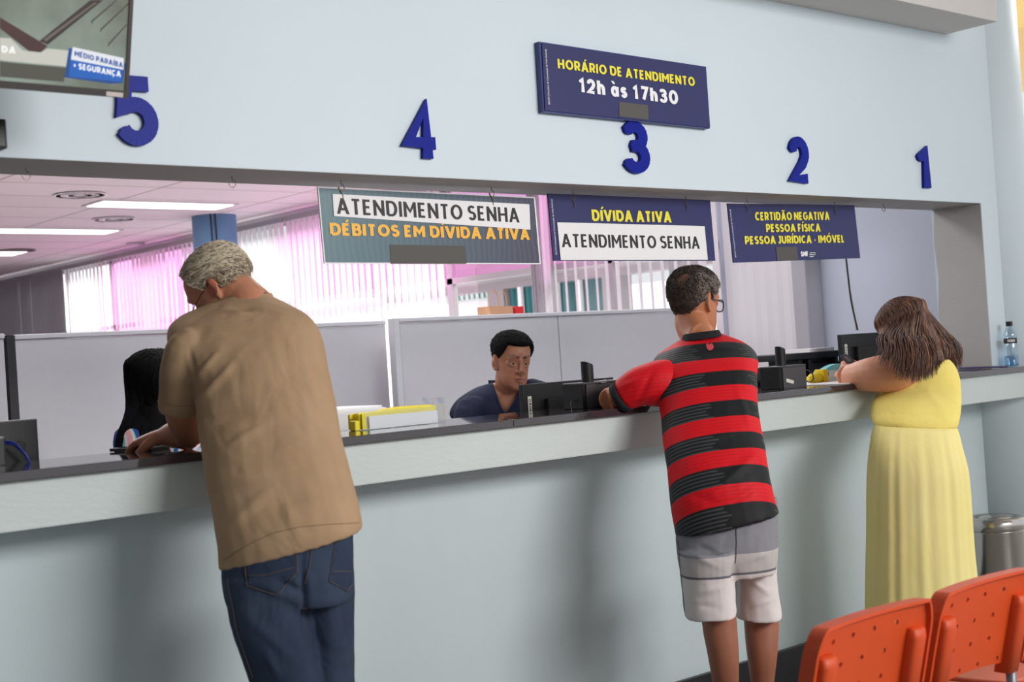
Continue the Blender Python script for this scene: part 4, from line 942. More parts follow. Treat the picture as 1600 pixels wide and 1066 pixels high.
# ---- hands: frame origin at the wrist; d = towards the fingers, s = towards the thumb, u = back of the hand
def hand(bm, o, d, s, u, curl=(.5, .5, .5, .5), size=1.0, thumb=.5, spread=.1):
    d, s, u = V(d).normalized(), V(s), V(u); s = (s - d * s.dot(d)).normalized(); u = (u - d * u.dot(d) - s * u.dot(s)).normalized(); K = size
    P = lambda a, b, c: V(o) + (d * a + s * b + u * c) * K
    loft(bm, [ell(P(a, b, c), s * w_ * K, u * h * K, 18, 2.6) for a, b, c, w_, h in ((-.02, 0, 0, .026, .020), (.01, 0, 0, .028, .019), (.035, .001, .001, .038, .017), (.065, .001, .001, .042, .0145), (.088, .0, .0, .041, .012))])
    for i, (off, L, c) in enumerate(((.031, .074, curl[0]), (.0105, .082, curl[1]), (-.0105, .076, curl[2]), (-.031, .060, curl[3]))):
        ang = 0; p = P(.078, off, .001); pts = [P(.055, off * .9, 0), p]; dd = d + s * (off * 2.2 * spread * 3)
        for k, fr in enumerate((.45, .32, .23)):
            ang += c * (.75, 1.0, .7)[k]; v = (dd.normalized() * math.cos(ang) - u * math.sin(ang)); p = p + v * L * fr * K; pts.append(p)
        tube(bm, spline(pts, 4), [x * K for x in [.0095] * 4 + [.0092] * 4 + [.0088] * 4 + [.0082] * 3 + [.0078, .006]], 12)
    t0 = P(.012, .022, -.004); t1 = P(.040, .046, -.010 - .008 * thumb); t2 = P(.068, .058 - .012 * thumb, -.016 - .018 * thumb); t3 = P(.090, .056 - .026 * thumb, -.020 - .028 * thumb)
    tube(bm, spline([t0, t1, t2, t3], 4), [x * K for x in [.014] * 4 + [.0125] * 4 + [.0105] * 4 + [.0078]], 12)

def skinmat(name, c, var=.12): return mat(name, c, .48, var=var, vscale=26, bump=.05, bscale=420, sss=.12, vcol=True)
def fabric(name, c, **k):
    a = dict(rough=.85, var=.06, vscale=5, bump=.18, bscale=520, spec=.2, fold=.16); a.update(k); return mat(name, c, **a)
def person(label, loc): return thing('person', label, 'person', loc)
def shoe(root, p, d, m, L=.27):
    d = V(d); d.z = 0; d.normalize(); s = d.cross(V((0, 0, 1))); bm = BM()
    loft(bm, [ell(V((p.x, p.y, 0)) + d * a + V((0, 0, h)), s * w_, V((0, 0, 1)) * h * .98, 18, 2.8) for a, w_, h in ((-.075, .02, .03), (-.06, .034, .045), (0, .036, .05), (.06, .042, .036), (.13, .048, .026), (.17, .036, .02), (.185, .012, .012))])
    obj('shoe', bm, m, root, smooth=True)
def shade(c, k): return tuple(min(1, x * k) for x in c[:3]) + (1,)

# =============================== the man in the tan shirt
P1 = person('grey haired man in tan t-shirt and jeans leaning on the counter, seen from behind', (1.78, 2.93, 0))
torso1 = [((345, 888), (567, 829), 2.93, .150), ((342, 852), (566, 812), 2.93, .155), ((335, 805), (557, 776), 2.95, .155), ((325, 757), (546, 735), 2.98, .15), ((317, 705), (535, 692), 3.01, .145),
          ((311, 660), (527, 650), 3.05, .14), ((304, 610), (519, 603), 3.09, .14), ((279, 568), (511, 562), 3.13, .14), ((265, 538), (503, 530), 3.17, .135), ((266, 514), (490, 504), 3.20, .125), ((283, 496), (472, 486), 3.23, .11),
          ((318, 478), (446, 472), 3.26, .085), ((338, 470), (424, 461), 3.28, .065)]
HC1 = atD(344, 449, depth(onY(344, 449, 3.34))); M1 = face_frame(HC1, 76, 40, 4); S1 = (.92, .97, .93)
bm = BM(); loft(bm, srs(torso1[2:], 3, -.012)); head(bm, M1, S1, nose=1.15, ear=1.3)
nb = onY(392, 480, 3.24); neck(bm, M1, nb, S1, .062, .064); limb(bm, [M1((0, -.035, -.05)), nb + V((0, .01, 0)), onY(392, 505, 3.22)], [.050, .060, .06])

eL = onY(297, 681, 3.35); shL = onY(306, 566, 3.2)
limb(bm, [shL, onY(284, 590, 3.22), onY(284, 645, 3.28), eL], [.034, .040, .043, .041])
wr = onY(256, 683, 3.46); hdw = V((-.1, .36, 0))
limb(bm, [eL, (eL + wr) / 2 + V((0, 0, .006)), wr], [.041, .038, .027])
hw = wr; hd = (onY(212, 696, 3.56) - hw); 
hand(bm, hw + V((0, 0, .006)), hd, V((-.5, -1, 0)), V((.1, -.3, 1)), (.50, .62, .7, .75), 1.0, .9, .1)
shR = onY(484, 530, 3.2); eR = V((shR.x + .02, 3.36, 1.235)); limb(bm, [shR, (shR + eR) / 2, eR], [.03, .036, .038]); limb(bm, [eR, eR + V((-.20, .02, -.002))], [.040, .03])
hand(bm, eR + V((-.20, .02, 0)), (-1, .2, 0), (0, 1, 0), (0, 0, 1), (.3, .35, .4, .45))
seat = [((362, 800), (548, 790), 2.95, .13), ((350, 850), (552, 828), 2.94, .14), ((349, 895), (552, 868), 2.93, .145), ((352, 930), (552, 905), 2.93, .14), ((358, 950), (552, 935), 2.93, .12)]
legl = [((352, 900), (484, 890), 2.93, .115), ((357, 940), (482, 935), 2.93, .115), ((366, 985), (486, 978), 2.925, .11), ((380, 1030), (494, 1022), 2.92, .10), ((394, 1070), (502, 1062), 2.92, .095), ((405, 1130), (505, 1122), 2.91, .085), ((412, 1250), (500, 1242), 2.89, .075), ((415, 1390), (495, 1385), 2.87, .072)]
legr = [((468, 890), (552, 872), 2.94, .115), ((474, 940), (552, 925), 2.94, .115), ((480, 985), (552, 975), 2.935, .11), ((486, 1030), (552, 1022), 2.93, .10), ((490, 1070), (553, 1064), 2.93, .095), ((488, 1130), (560, 1122), 2.92, .085), ((492, 1250), (566, 1242), 2.9, .075), ((495, 1380), (566, 1375), 2.88, .072)]
for q in (seat, legl, legr): loft(bm, srs(q, 3, -.016))
body1 = union(bm, .005, 5)
sk1 = lin((192, 130, 100))
def col1(p):
    c = sk1
    if near(M1, p, (.075 * S1[0], -.008, -.004), .03): c = shade(lin((204, 124, 100)), 1)
    return c
paint(body1, col1); obj('body', body1, skinmat('skin_weathered', (192, 130, 100)), P1, smooth=True)
# shirt
tanm = fabric('tan_cotton', (176, 146, 116), c2=(166, 136, 106), vscale=7)
bm = BM(); rr = srs(torso1, 4, 0)
hemi = [(p - sum(rr[0], V((0, 0, 0))) / len(rr[0])) for p in rr[0]]; cc = sum(rr[0], V((0, 0, 0))) / len(rr[0])
inner = [cc + h * .86 + (rr[4][i] - rr[0][i]) * .8 for i, h in enumerate(hemi)]
loft(bm, [inner, [cc + h * .91 for h in hemi]] + rr)
slv = [onY(335, 550, 3.2), onY(301, 546, 3.2), onY(288, 575, 3.215), onY(283, 595, 3.235), onY(280.5, 640, 3.275)]
limb(bm, slv, [.04, .060, .060, .057, .054], 24)
limb(bm, [shR + V((-.05, 0, -.01)), shR + V((-.02, .03, -.01)), (shR + eR) / 2], [.04, .05, .054], 24)
sh1 = union(bm, .006, 5)
fold = [(V(onY(330, 600, 2.95)), V(onY(395, 560, 2.98)), .5)]
AXT = (onY(395, 470, 3.2) - onY(455, 840, 2.93)).normalized()
def seg_d(p, a, b):
    ab = b - a; t = max(0, min(1, (p - a).dot(ab) / ab.dot(ab))); return (p - a - ab * t).length, t
creases = []
for (a, b, dpt, wdt) in (((300, 640), (372, 560), .010, .014), ((298, 600), (345, 548), .009, .012), ((308, 660), (420, 640), -.006, .018), ((345, 705), (420, 660), .006, .016), ((335, 760), (455, 735), .005, .022), ((470, 560), (500, 640), .004, .02),
                           ((350, 830), (430, 760), .006, .022), ((520, 700), (552, 790), .005, .018), ((380, 800), (500, 770), -.005, .025), ((296, 545), (306, 600), -.006, .010), ((398, 478), (470, 500), .004, .012), ((355, 480), (405, 484), -.006, .009), ((345, 486), (395, 494), .005, .008), ((460, 830), (440, 770), .005, .02)):
    creases.append((a, b, dpt, wdt))
def crease_fn(cr, Yg):
    L = [(atD(*a, 3.5), atD(*b, 3.5), dpt, w_) for a, b, dpt, w_ in cr]
    def f(p, n):
        if n.dot(FWD) > .2: return 0
        q = CAM + (p - CAM) * (3.5 / max(depth(p), .1)); s = 0
        for a, b, dpt, w_ in L:
            d, t = seg_d(q, a, b)
            if d < w_ * 2.2: s += dpt * math.exp(-(d / w_) ** 2 * 2) * math.sin(PI * min(max(t, .08), .92))
        return s
    return f
cf = crease_fn(creases, 0)
displace(sh1, lambda p, n: cf(p, n) + .0035 * cloth_noise(p, 9, 2) + .0015 * cloth_noise(p, 26, 5))
obj('shirt', sh1, tanm, P1, smooth=True)
bm = BM(); q_ = [SR((333, 481), (430, 470), 3.262, .082), SR((339, 469.5), (425, 459.5), 3.278, .069), SR((341, 467.5), (423, 457.5), 3.28, .063), SR((341, 477), (424, 466), 3.27, .068)]; loft(bm, q_ + q_[:1], False); obj('collar', bm, tanm, P1, smooth=True)
bm = BM(); e = srs(torso1[-1:] * 1 + [((339, 468), (423, 459), 3.281, .064)], 1, .002)
# jeans
denim = fabric('blue_denim', (36, 46, 66), c2=(62, 74, 94), vscale=3.2, bump=.3, bscale=900, rough=.8, fold=.3)
bm = BM(); loft(bm, srs(seat, 3))
for lg in (legl, legr): loft(bm, srs(lg, 3))
je = union(bm, .006, 5)
cj = crease_fn([((430, 905), (480, 930), -.008, .014), ((470, 850), (478, 1000), -.010, .012), ((395, 905), (470, 945), .006, .02), ((380, 960), (470, 1040), .005, .02), ((405, 1000), (440, 1066), .005, .018), ((500, 950), (548, 930), .004, .018), ((500, 1010), (540, 990), .004, .016)], 0)
displace(je, lambda p, n: cj(p, n) + .003 * cloth_noise(p, 11, 8) + .0012 * cloth_noise(p, 34, 1))
JE = obj('jeans', je, denim, P1, smooth=True)
def on_surface(me_obj, px, py, off=.0015):
    global _bvh
    o, d = CAM, ray(px, py).normalized(); base = WLOC[me_obj.name]
    t = BV[me_obj.name]; h = t.ray_cast(o - base, d)
    return (h[0] + base + h[1] * off, h[1]) if h[0] else (None, None)
BV = {}
def bvh(o): b = BM(); b.from_mesh(o.data); BV[o.name] = BVHTree.FromBMesh(b); b.free()
def patch(name, o, poly, m, parent, off=.0015, th=.0012, step=5):
    """a cloth patch or stitched line lying on a surface, cut out by its outline in the photograph's plane"""
    xs = [p[0] for p in poly]; ys = [p[1] for p in poly]; bm = BM(); grid = {}
    def inside(x, y):
        c = False; j = len(poly) - 1
        for i in range(len(poly)):
            (x1, y1), (x2, y2) = poly[i], poly[j]
            if (y1 > y) != (y2 > y) and x < (x2 - x1) * (y - y1) / (y2 - y1) + x1: c = not c
            j = i
        return c
    nx = int((max(xs) - min(xs)) / step) + 1; ny = int((max(ys) - min(ys)) / step) + 1
    def vtx(i, j):
        if (i, j) not in grid:
            p, n = on_surface(o, min(xs) + i * step, min(ys) + j * step, off); grid[(i, j)] = bm.verts.new(p) if p else None
        return grid[(i, j)]
    for i in range(nx):
        for j in range(ny):
            if inside(min(xs) + (i + .5) * step, min(ys) + (j + .5) * step):
                q = [vtx(i, j), vtx(i + 1, j), vtx(i + 1, j + 1), vtx(i, j + 1)]
                if None not in q: bm.faces.new(q)
    ob = obj(name, bm, m, parent, smooth=True); md = ob.modifiers.new('t', 'SOLIDIFY'); md.thickness = th; md.offset = 1; return ob
def stitch(name, o, path, m, parent, r=.0009, off=.002, n=14):
    pts = []
    for (x0, y0), (x1, y1) in zip(path, path[1:]):
        for k in range(n): 
            p, _ = on_surface(o, x0 + (x1 - x0) * k / n, y0 + (y1 - y0) * k / n, off)
            if p: pts.append(p)
    if len(pts) < 3: return
    return obj(name, tube(BM(), pts, r, 6), m, parent)
bvh(JE)
sm = mat('stitch_tan', (96, 82, 72), .8); dk = fabric('blue_denim_pocket', (40, 50, 70), c2=(56, 68, 88), vscale=4, bump=.3, bscale=900)
patch('pocket', JE, [(383, 880), (463, 846), (464, 895), (452, 902), (433, 930), (386, 915)], dk, JE, step=3)
stitch('seam', JE, [(383, 880), (386, 915), (433, 930), (464, 893), (463, 846)], sm, JE)
stitch('seam', JE, [(384, 900), (410, 900), (463, 886)], sm, JE)
patch('pocket', JE, [(526, 836), (550, 834), (550, 905), (542, 924), (514, 908)], dk, JE, step=3)
stitch('seam', JE, [(526, 836), (514, 908), (542, 923), (550, 912)], sm, JE)
stitch('seam', JE, [(520, 893), (549, 893)], sm, JE)
stitch('seam', JE, [(491, 835), (484, 880), (477, 915)], sm, JE)
stitch('seam', JE, [(356, 905), (372, 990), (398, 1064)], sm, JE)
SH = bpy.data.objects['shirt']; bvh(SH)
stitch('hem_seam', SH, [(349, 876), (386, 852), (430, 832), (470, 823), (520, 819), (563, 817)], mat('tan_stitch', (150, 122, 94), .9), SH, r=.0012, off=.0008)
stitch('sleeve_seam', SH, [(262, 631), (280, 635), (300, 634)], mat('tan_stitch', (150, 122, 94), .9), SH, r=.0011, off=.0006)
for hp in (onY(463, 1066, 2.93), onY(516, 1066, 2.93)): shoe(P1, V((hp.x + .02, 2.86, 0)), (0, 1, 0), mat('dark_shoe', (40, 36, 34), .5))
# hair: grey, wavy, thin on the crown
hg = mat('hair_grey', (176, 158, 134), .75, c2=(120, 104, 88), vscale=55, bump=.3, bscale=160, stretch=(1, 1, 1))
def line1(a):
    b = abs(a)
    if b < 55: return .100 + .008 * math.cos(math.radians(b * 1.6))
    if b < 82: return .100 - (b - 55) / 27 * .108
    if b < 105: return -.008 + .034 * math.sin((b - 82) / 23 * PI) 
    return -.035 - (b - 105) / 75 * .022
def off1(a, z): return .005 + .006 * max(0, 1 - abs(z + .01) / .06) * (abs(a) > 85)
hc = hair_cap(M1, S1, line1, off1, noisef=lambda p: .004 * noise.noise(p * 60) + .002 * noise.noise(p * 130))
HA1 = obj('hair', hc, hg, P1, smooth=True)
random.seed(3); bmA, bmB = BM(), BM()
for k in range(1100):
    s = 1 if random.random() < .8 else -1; a = s * random.uniform(20, 178); z0 = random.uniform(-.02, .113)
    if abs(a) < 95 and z0 < .01: continue
    lo = line1(a) - .002; pts = []; n = 5; ln = random.uniform(.03, .065); ph = random.uniform(0, 6)
    for i in range(n):
        z = z0 - ln * .6 * i / (n - 1); aa = a + s * (ln / .08 * 50 * i / (n - 1)) * (1 if z0 > .02 else .35) + 5 * math.sin(ph + i * 1.7)
        z = max(z, line1(max(-180, min(180, aa))) - .012)
        pts.append(M1(hpt(aa, z, .006 + off1(aa, z) + .003 * math.sin(ph + i * 2.1), S1)))
    strand(bmA if random.random() < (.72 if z0 > .02 else .35) else bmB, pts, random.uniform(.0006, .0015))
obj('hair_lock', bmA, mat('hair_light_grey', (206, 192, 168), .6), HA1, smooth=True); obj('hair_lock', bmB, mat('hair_dark_grey', (140, 124, 106), .6), HA1, smooth=True)
# glasses
wire = mat('glasses_wire', (40, 34, 40), .3, metal=.6); lens = thin(blank_mat('lens_clear'), (.97, .98, .99, 1), .08)
def glasses(root, M, S, m, r=.0012, rx=.025, ry=.019, y=.098, z=-.006, rnd=2.6, drop=0, tr=None):
    g = None
    bm = BM(); C_ = lambda s, t: M(((s * .033 + rx * math.copysign(abs(math.cos(t)) ** (2 / rnd), math.cos(t))) * S[0], (y - .012 * (abs(s * .033 + rx * math.cos(t)) / .058) ** 2) * S[1], z + ry * math.copysign(abs(math.sin(t)) ** (2 / rnd), math.sin(t)) - drop))
    for s in (-1, 1): tube(bm, [C_(s, 2 * PI * i / 28) for i in range(29)], r, 6)
    tube(bm, [M((-.008, y * S[1], z + .006 - drop)), M((0, (y + .003) * S[1], z + .009 - drop)), M((.008, y * S[1], z + .006 - drop))], r, 6)
    for s in (-1, 1):
        tube(bm, [C_(s, 0 if s > 0 else PI), M((s * .074 * S[0], .070, z + .006 - drop * .7)), M((s * .078 * S[0], .0, z + .012)), M((s * .078 * S[0], -.014, z + .006)), M((s * .076 * S[0], -.024, z - .014))], tr or r * 1.1, 6)
    g = obj('glasses', bm, m, root)
    for s in (-1, 1): obj('lens', prism(BM(), [C_(s, 2 * PI * i / 28) for i in range(28)], (M((0, 1, 0)) - M((0, 0, 0))) * .001), lens, g)
    return g
glasses(P1, M1, S1, wire, .0013, .026, .020, .112, -.012, 3.2, .012)
eyes(P1, M1, S1, ry=.064)

# phone under his hand
ph = thing('mobile_phone', 'black mobile phone lying on the counter under the tan shirted man\'s fingers', 'phone', onZ(215, 703, 1.19))
a, b = onZ(171, 706, 1.1905), onZ(262, 703, 1.1905); dx = (b - a); dy = V((-dx.y, dx.x, 0)).normalized() * .075 * (1 if True else 1)
if dy.dot(FWD) < 0: dy = -dy
dx = dx.normalized() * .155; a.z = 1.19
obj('case', bev(prism(BM(), [a, a + dx, a + dx + dy, a + dy], (0, 0, .009)), .002, 2), blk, ph)
obj('glass', prism(BM(), [a + dx * .03 + dy * .04 + V((0, 0, .0091)), a + dx * .97 + dy * .04 + V((0, 0, .0091)), a + dx * .97 + dy * .96 + V((0, 0, .0091)), a + dx * .03 + dy * .96 + V((0, 0, .0091))], (0, 0, .0006)), mat('phone_glass', (20, 22, 26), .06), ph)

# =============================== the man in the striped football shirt
P2 = person('man in a red and black striped shirt and pale shorts, elbow on the counter', (3.45, 2.88, 0))
torso2 = [((1055, 837), (1217, 800), 2.86, .135), ((1050, 805), (1211, 782), 2.87, .135), ((1046, 772), (1204, 750), 2.88, .135), ((1043, 735), (1197, 716), 2.90, .13), ((1038, 700), (1190, 680), 2.93, .125), ((1033, 660), (1184, 640), 2.97, .125),
          ((1030, 625), (1183, 606), 3.0, .125), ((1026, 598), (1183, 580), 3.03, .125), ((1019, 573), (1184, 560), 3.06, .12), ((1026, 556), (1178, 546), 3.09, .11), ((1042, 544), (1160, 534), 3.11, .095), ((1062, 532), (1140, 527), 3.13, .075), ((1074, 525), (1122, 520), 3.14, .055)]
HC2 = onY(1086, 472, 3.2); M2 = face_frame(HC2, -48, 6, 0); S2 = (.93, .98, 1.0)
bm = BM(); loft(bm, srs(torso2[2:], 3, -.012)); head(bm, M2, S2, ear=1.0)
nb = onY(1098, 530, 3.12); neck(bm, M2, nb, S2, .053, .060); limb(bm, [M2((0, -.030, -.05)), nb + FWD * .01, nb + FWD * .02 + V((0, 0, -.05))], [.042, .050, .055])
sh2 = onY(1046, 600, 3.12); el2 = onY(953, 624, 3.27)
limb(bm, [sh2, (sh2 + el2) / 2 + V((0, 0, .01)), el2], [.045, .044, .039]); w2 = el2 + V((el2.x, el2.y, 0)).normalized() * .22 + RIGHT * .05 + V((0, 0, -.012)); w2.z = 1.222; limb(bm, [el2, (el2 + w2) / 2, w2], [.041, .038, .026])
hand(bm, w2, (.6, .6, 0), (-.6, .6, 0), (0, 0, 1), (.2, .25, .3, .3), 1, .4)
sr2 = onY(1168, 575, 3.06); er2 = V((sr2.x - .01, 3.32, 1.235)); limb(bm, [sr2, (sr2 + er2) / 2 + V((0, 0, -.01)), er2], [.055, .046, .04]); wr2 = er2 + V((-.22, .06, -.004)); limb(bm, [er2, wr2], [.04, .027]); hand(bm, wr2, (-1, .1, 0), (0, 1, 0), (0, 0, 1), (.3, .3, .4, .4), 1, .4)
seat2 = [((1060, 790), (1213, 775), 2.88, .125), ((1056, 835), (1215, 803), 2.87, .13), ((1058, 865), (1215, 845), 2.86, .132), ((1062, 890), (1213, 880), 2.86, .125), ((1066, 900), (1211, 895), 2.86, .11)]
sll = [((1058, 862), (1150, 858), 2.86, .11), ((1063, 895), (1150, 890), 2.86, .108), ((1067, 925), (1151, 920), 2.86, .102), ((1069, 950), (1151, 944), 2.86, .10), ((1071, 967), (1151, 959), 2.86, .10)]
slr = [((1142, 862), (1215, 850), 2.87, .11), ((1147, 895), (1212, 890), 2.87, .105), ((1149, 925), (1214, 918), 2.87, .10), ((1149, 945), (1218, 942), 2.87, .10), ((1149, 966), (1221, 964), 2.87, .102)]
cll = [((1080, 880), (1142, 876), 2.87, .08), ((1090, 930), (1147, 926), 2.87, .068), ((1096, 965), (1150, 962), 2.87, .060), ((1099, 990), (1152, 988), 2.865, .060), ((1105, 1020), (1154, 1020), 2.86, .060), ((1113, 1064), (1154, 1064), 2.86, .052), ((1121, 1110), (1153, 1110), 2.87, .042), ((1124, 1175), (1150, 1175), 2.88, .034), ((1122, 1215), (1154, 1215), 2.9, .04)]
clr = [((1150, 880), (1208, 876), 2.88, .08), ((1158, 930), (1213, 926), 2.88, .068), ((1162, 965), (1216, 962), 2.88, .060), ((1164, 990), (1216, 988), 2.875, .060), ((1167, 1020), (1214, 1020), 2.87, .060), ((1173, 1064), (1209, 1064), 2.87, .050), ((1176, 1110), (1205, 1110), 2.88, .040), ((1177, 1175), (1201, 1175), 2.89, .034), ((1174, 1210), (1206, 1210), 2.91, .04)]
loft(bm, srs(seat2, 3, -.015))
for q in (cll, clr): loft(bm, srs(q, 3))
body2 = union(bm, .005, 10)
c2s = lin((184, 118, 84)); hz2 = onY(1120, 940, 2.87).z
bs_ = M2(V((-.02, -.085, .068)))
paint(body2, lambda p: lin((160, 100, 76)) if p.z < hz2 else (lin((128, 88, 70)) if (p - bs_).length < .07 else c2s))
obj('body', body2, skinmat('skin_tanned', (184, 118, 84)), P2, smooth=True)
# jersey: stripes follow the cloth of the back
bm = BM(); rr = srs(torso2, 4, 0); cc = sum(rr[0], V((0, 0, 0))) / len(rr[0]); inner = [cc + (p - cc) * .86 + (rr[4][i] - p) * .8 for i, p in enumerate(rr[0])]; loft(bm, [inner, [cc + (p - cc) * .91 for p in rr[0]]] + rr)
sj = union(bm, .006, 5)
cr2 = crease_fn([((1060, 700), (1160, 670), .004, .016), ((1100, 780), (1195, 700), .006, .018), ((1120, 800), (1200, 750), -.005, .016), ((1150, 600), (1175, 680), .004, .012), ((1060, 620), (1040, 720), .004, .016), ((1070, 770), (1130, 790), -.004, .016), ((1080, 545), (1165, 545), .003, .010), ((1030, 640), (1045, 600), .004, .010)], 0)
displace(sj, lambda p, n: cr2(p, n) + .003 * cloth_noise(p, 10, 4))
b_ = BM(); b_.from_mesh(sj); bvj = BVHTree.FromBMesh(b_); b_.free()
def hit2(x, y): return bvj.ray_cast(CAM, ray(x, y).normalized())[0]
A_, B_2, C_2, D_2 = hit2(1040, 597), hit2(1174, 580), hit2(1060, 814), hit2(1196, 784)
e1 = (B_2 - A_); AB = e1.length; e1.normalize(); dn = (C_2 - A_); dn = (dn - e1 * dn.dot(e1)); band = dn.length; dn.normalize()
KF = (8 / ((D_2 - A_).dot(dn) / band) - 8) / ((D_2 - A_).dot(e1) / AB)
def jersey(name, stripes=True):
    m = mat(name, (208, 26, 34), .55, bump=.12, bscale=700, spec=.2); N, L, b = nodes(m); base = WLOC[P2.name]
    
    tc = N.new('ShaderNodeTexCoord')
    def dot(vec, org):
        s = N.new('ShaderNodeVectorMath'); s.operation = 'SUBTRACT'; s.inputs[1].default_value = org - base; L.new(tc.outputs['Object'], s.inputs[0])
        d = N.new('ShaderNodeVectorMath'); d.operation = 'DOT_PRODUCT'; d.inputs[1].default_value = vec; L.new(s.outputs[0], d.inputs[0]); return d.outputs['Value']
    def mth(op, a, b_=None):
        n = N.new('ShaderNodeMath'); n.operation = op
        for i, x in enumerate((a, b_)):
            if x is None: continue
            if isinstance(x, (int, float)): n.inputs[i].default_value = x
            else: L.new(x, n.inputs[i])
        return n.outputs[0]
    fx = dot(e1, A_); t = mth('MULTIPLY', dot(dn / band, A_), mth('ADD', mth('MULTIPLY', fx, KF / AB), 8.0))
    odd = mth('LESS_THAN', mth('MODULO', mth('ADD', t, 60), 2), 1)
    fine = mth('GREATER_THAN', mth('MODULO', mth('ADD', mth('MULTIPLY', t, 5), 400), 1), .55)
    side = mth('ADD', mth('LESS_THAN', fx, mth('ADD', mth('MULTIPLY', mth('SINE', mth('MULTIPLY', t, 9)), .012), .115)), mth('GREATER_THAN', fx, mth('ADD', mth('MULTIPLY', mth('SINE', mth('MULTIPLY', t, 11)), .012), .275)))
    def mixc(f, a, b2):
        n = N.new('ShaderNodeMix'); n.data_type = 'RGBA'; L.new(f, n.inputs[0])
        for i, x in ((6, a), (7, b2)):
            if isinstance(x, tuple): n.inputs[i].default_value = x
            else: L.new(x, n.inputs[i])
        return n.outputs[2]
    sl = mth('MULTIPLY', fine, side)
    red = mixc(mth('MULTIPLY', fine, .5), lin((214, 22, 34)), lin((186, 24, 32))); black = mixc(sl, lin((30, 32, 34)), lin((66, 68, 70)))  # grey sheen lines of the cloth texture painted into the black bands
    odd = mth('MAXIMUM', mth('MAXIMUM', odd, mth('GREATER_THAN', t, 8)), mth('LESS_THAN', t, -1)); top = mth('LESS_THAN', t, -2.55)
    col = mixc(odd, red, black) if stripes else red
    if stripes: col = mixc(top, col, lin((204, 24, 34)))
    L.new(col, b.inputs['Base Color']); return m
JS = obj('shirt', sj, jersey('striped_football_cloth'), P2, smooth=True)
bm = BM(); sA = onY(1072, 594, 3.12); cuff = onY(971, 621, 3.21)
path = [sA, onY(1036, 599, 3.12), onY(1001, 604, 3.16), cuff]
limb(bm, path, [.060, .079, .067, .052], 28)
sl2 = union(bm, .006, 5)
cr3 = crease_fn([((1025, 570), (990, 640), -.005, .010), ((1015, 590), (965, 605), .004, .010), ((1030, 610), (985, 632), .005, .010), ((1000, 575), (960, 600), .003, .010)], 0)
displace(sl2, lambda p, n: cr3(p, n) + .0025 * cloth_noise(p, 14, 6)); obj('sleeve', sl2, jersey('red_football_cloth', False), P2, smooth=True)
cb = fabric('black_ribbing', (38, 38, 42)); ax = (-RIGHT * .72 - CUP * .5 + FWD * .35).normalized(); a, b = frame_of(ax)
bm = BM(); loft(bm, [ell(cuff + ax * k, a * r, b * r, 32) for k, r in ((.004, .044), (.012, .050), (.012, .0535), (-.014, .0565), (-.014, .052), (.0, .050))], False); obj('cuff', bm, cb, P2, smooth=True)
bm = BM(); cr_ = [SR((1064, 534), (1128, 525), 3.125, .068), SR((1067, 524), (1124, 517), 3.132, .065), SR((1070, 521.5), (1122, 515.5), 3.135, .059), SR((1070, 531), (1122, 524), 3.13, .060)]; loft(bm, cr_ + cr_[:1], False); obj('collar', bm, cb, P2, smooth=True)
bvh(JS)
patch('back_emblem', JS, [(1103, 538), (1106, 537), (1108, 539), (1111, 537), (1114, 538), (1115, 543), (1113, 547), (1108, 548), (1104, 545)], mat('emblem_red', (214, 70, 84), .5), JS, step=1.2, th=.0006)
# shorts
sh_m = fabric('pale_shorts', (214, 206, 204), bump=.15); N, L, b = nodes(sh_m); tc = N.new('ShaderNodeTexCoord'); sp = N.new('ShaderNodeSeparateXYZ'); L.new(tc.outputs['Object'], sp.inputs[0]); rp = N.new('ShaderNodeValToRGB'); rp.color_ramp.interpolation = 'CONSTANT'
z1, z2, z3, z4 = onY(1140, 869, 2.76).z, onY(1140, 902, 2.76).z, onY(1140, 904, 2.76).z, onY(1140, 952, 2.76).z
mr = N.new('ShaderNodeMapRange'); mr.inputs[1].default_value = 0; mr.inputs[2].default_value = 1; L.new(sp.outputs[2], mr.inputs[0]); L.new(mr.outputs[0], rp.inputs[0])
el = rp.color_ramp.elements; el[0].position = 0; el[0].color = lin((222, 214, 213)); el[1].position = z4 - .003; el[1].color = lin((170, 164, 164))
for z, c in ((z4, (222, 214, 213)), (z3, (110, 110, 116)), (z2 + .002, (188, 182, 182)), (z1, (134, 134, 142))): e = el.new(z); e.color = lin(c)
L.new(rp.outputs[0], b.inputs['Base Color'])
bm = BM()
for q in (seat2,): loft(bm, srs(q, 3))
for q in (sll, slr):
    r_ = srs(q, 3); c = sum(r_[-1], V((0, 0, 0))) / len(r_[-1]); loft(bm, r_ + [[c + (p - c) * .88 for p in r_[-1]], [c + (p - c) * .80 + (r_[-4][i] - p) * .8 for i, p in enumerate(r_[-1])]])
so = union(bm, .006, 4)
cr4 = crease_fn([((1070, 860), (1130, 890), .006, .012), ((1085, 850), (1140, 875), -.005, .010), ((1147, 870), (1151, 960), -.012, .010), ((1160, 880), (1208, 860), .005, .012), ((1165, 900), (1205, 930), .005, .010), ((1080, 930), (1140, 915), .004, .012), ((1165, 950), (1212, 935), .004, .009), ((1075, 945), (1125, 950), -.003, .008)], 0)
displace(so, lambda p, n: cr4(p, n) + .0035 * cloth_noise(p, 13, 9) + .0012 * cloth_noise(p, 40, 2)); SO = obj('shorts', so, sh_m, P2, smooth=True); bvh(SO)
stitch('seam', SO, [(1150, 818), (1151, 850), (1149, 882)], mat('seam_grey', (96, 96, 102), .8), SO, r=.0012)
stitch('seam', SO, [(1060, 845), (1064, 895), (1071, 960)], mat('seam_grey', (96, 96, 102), .8), SO, r=.0012)
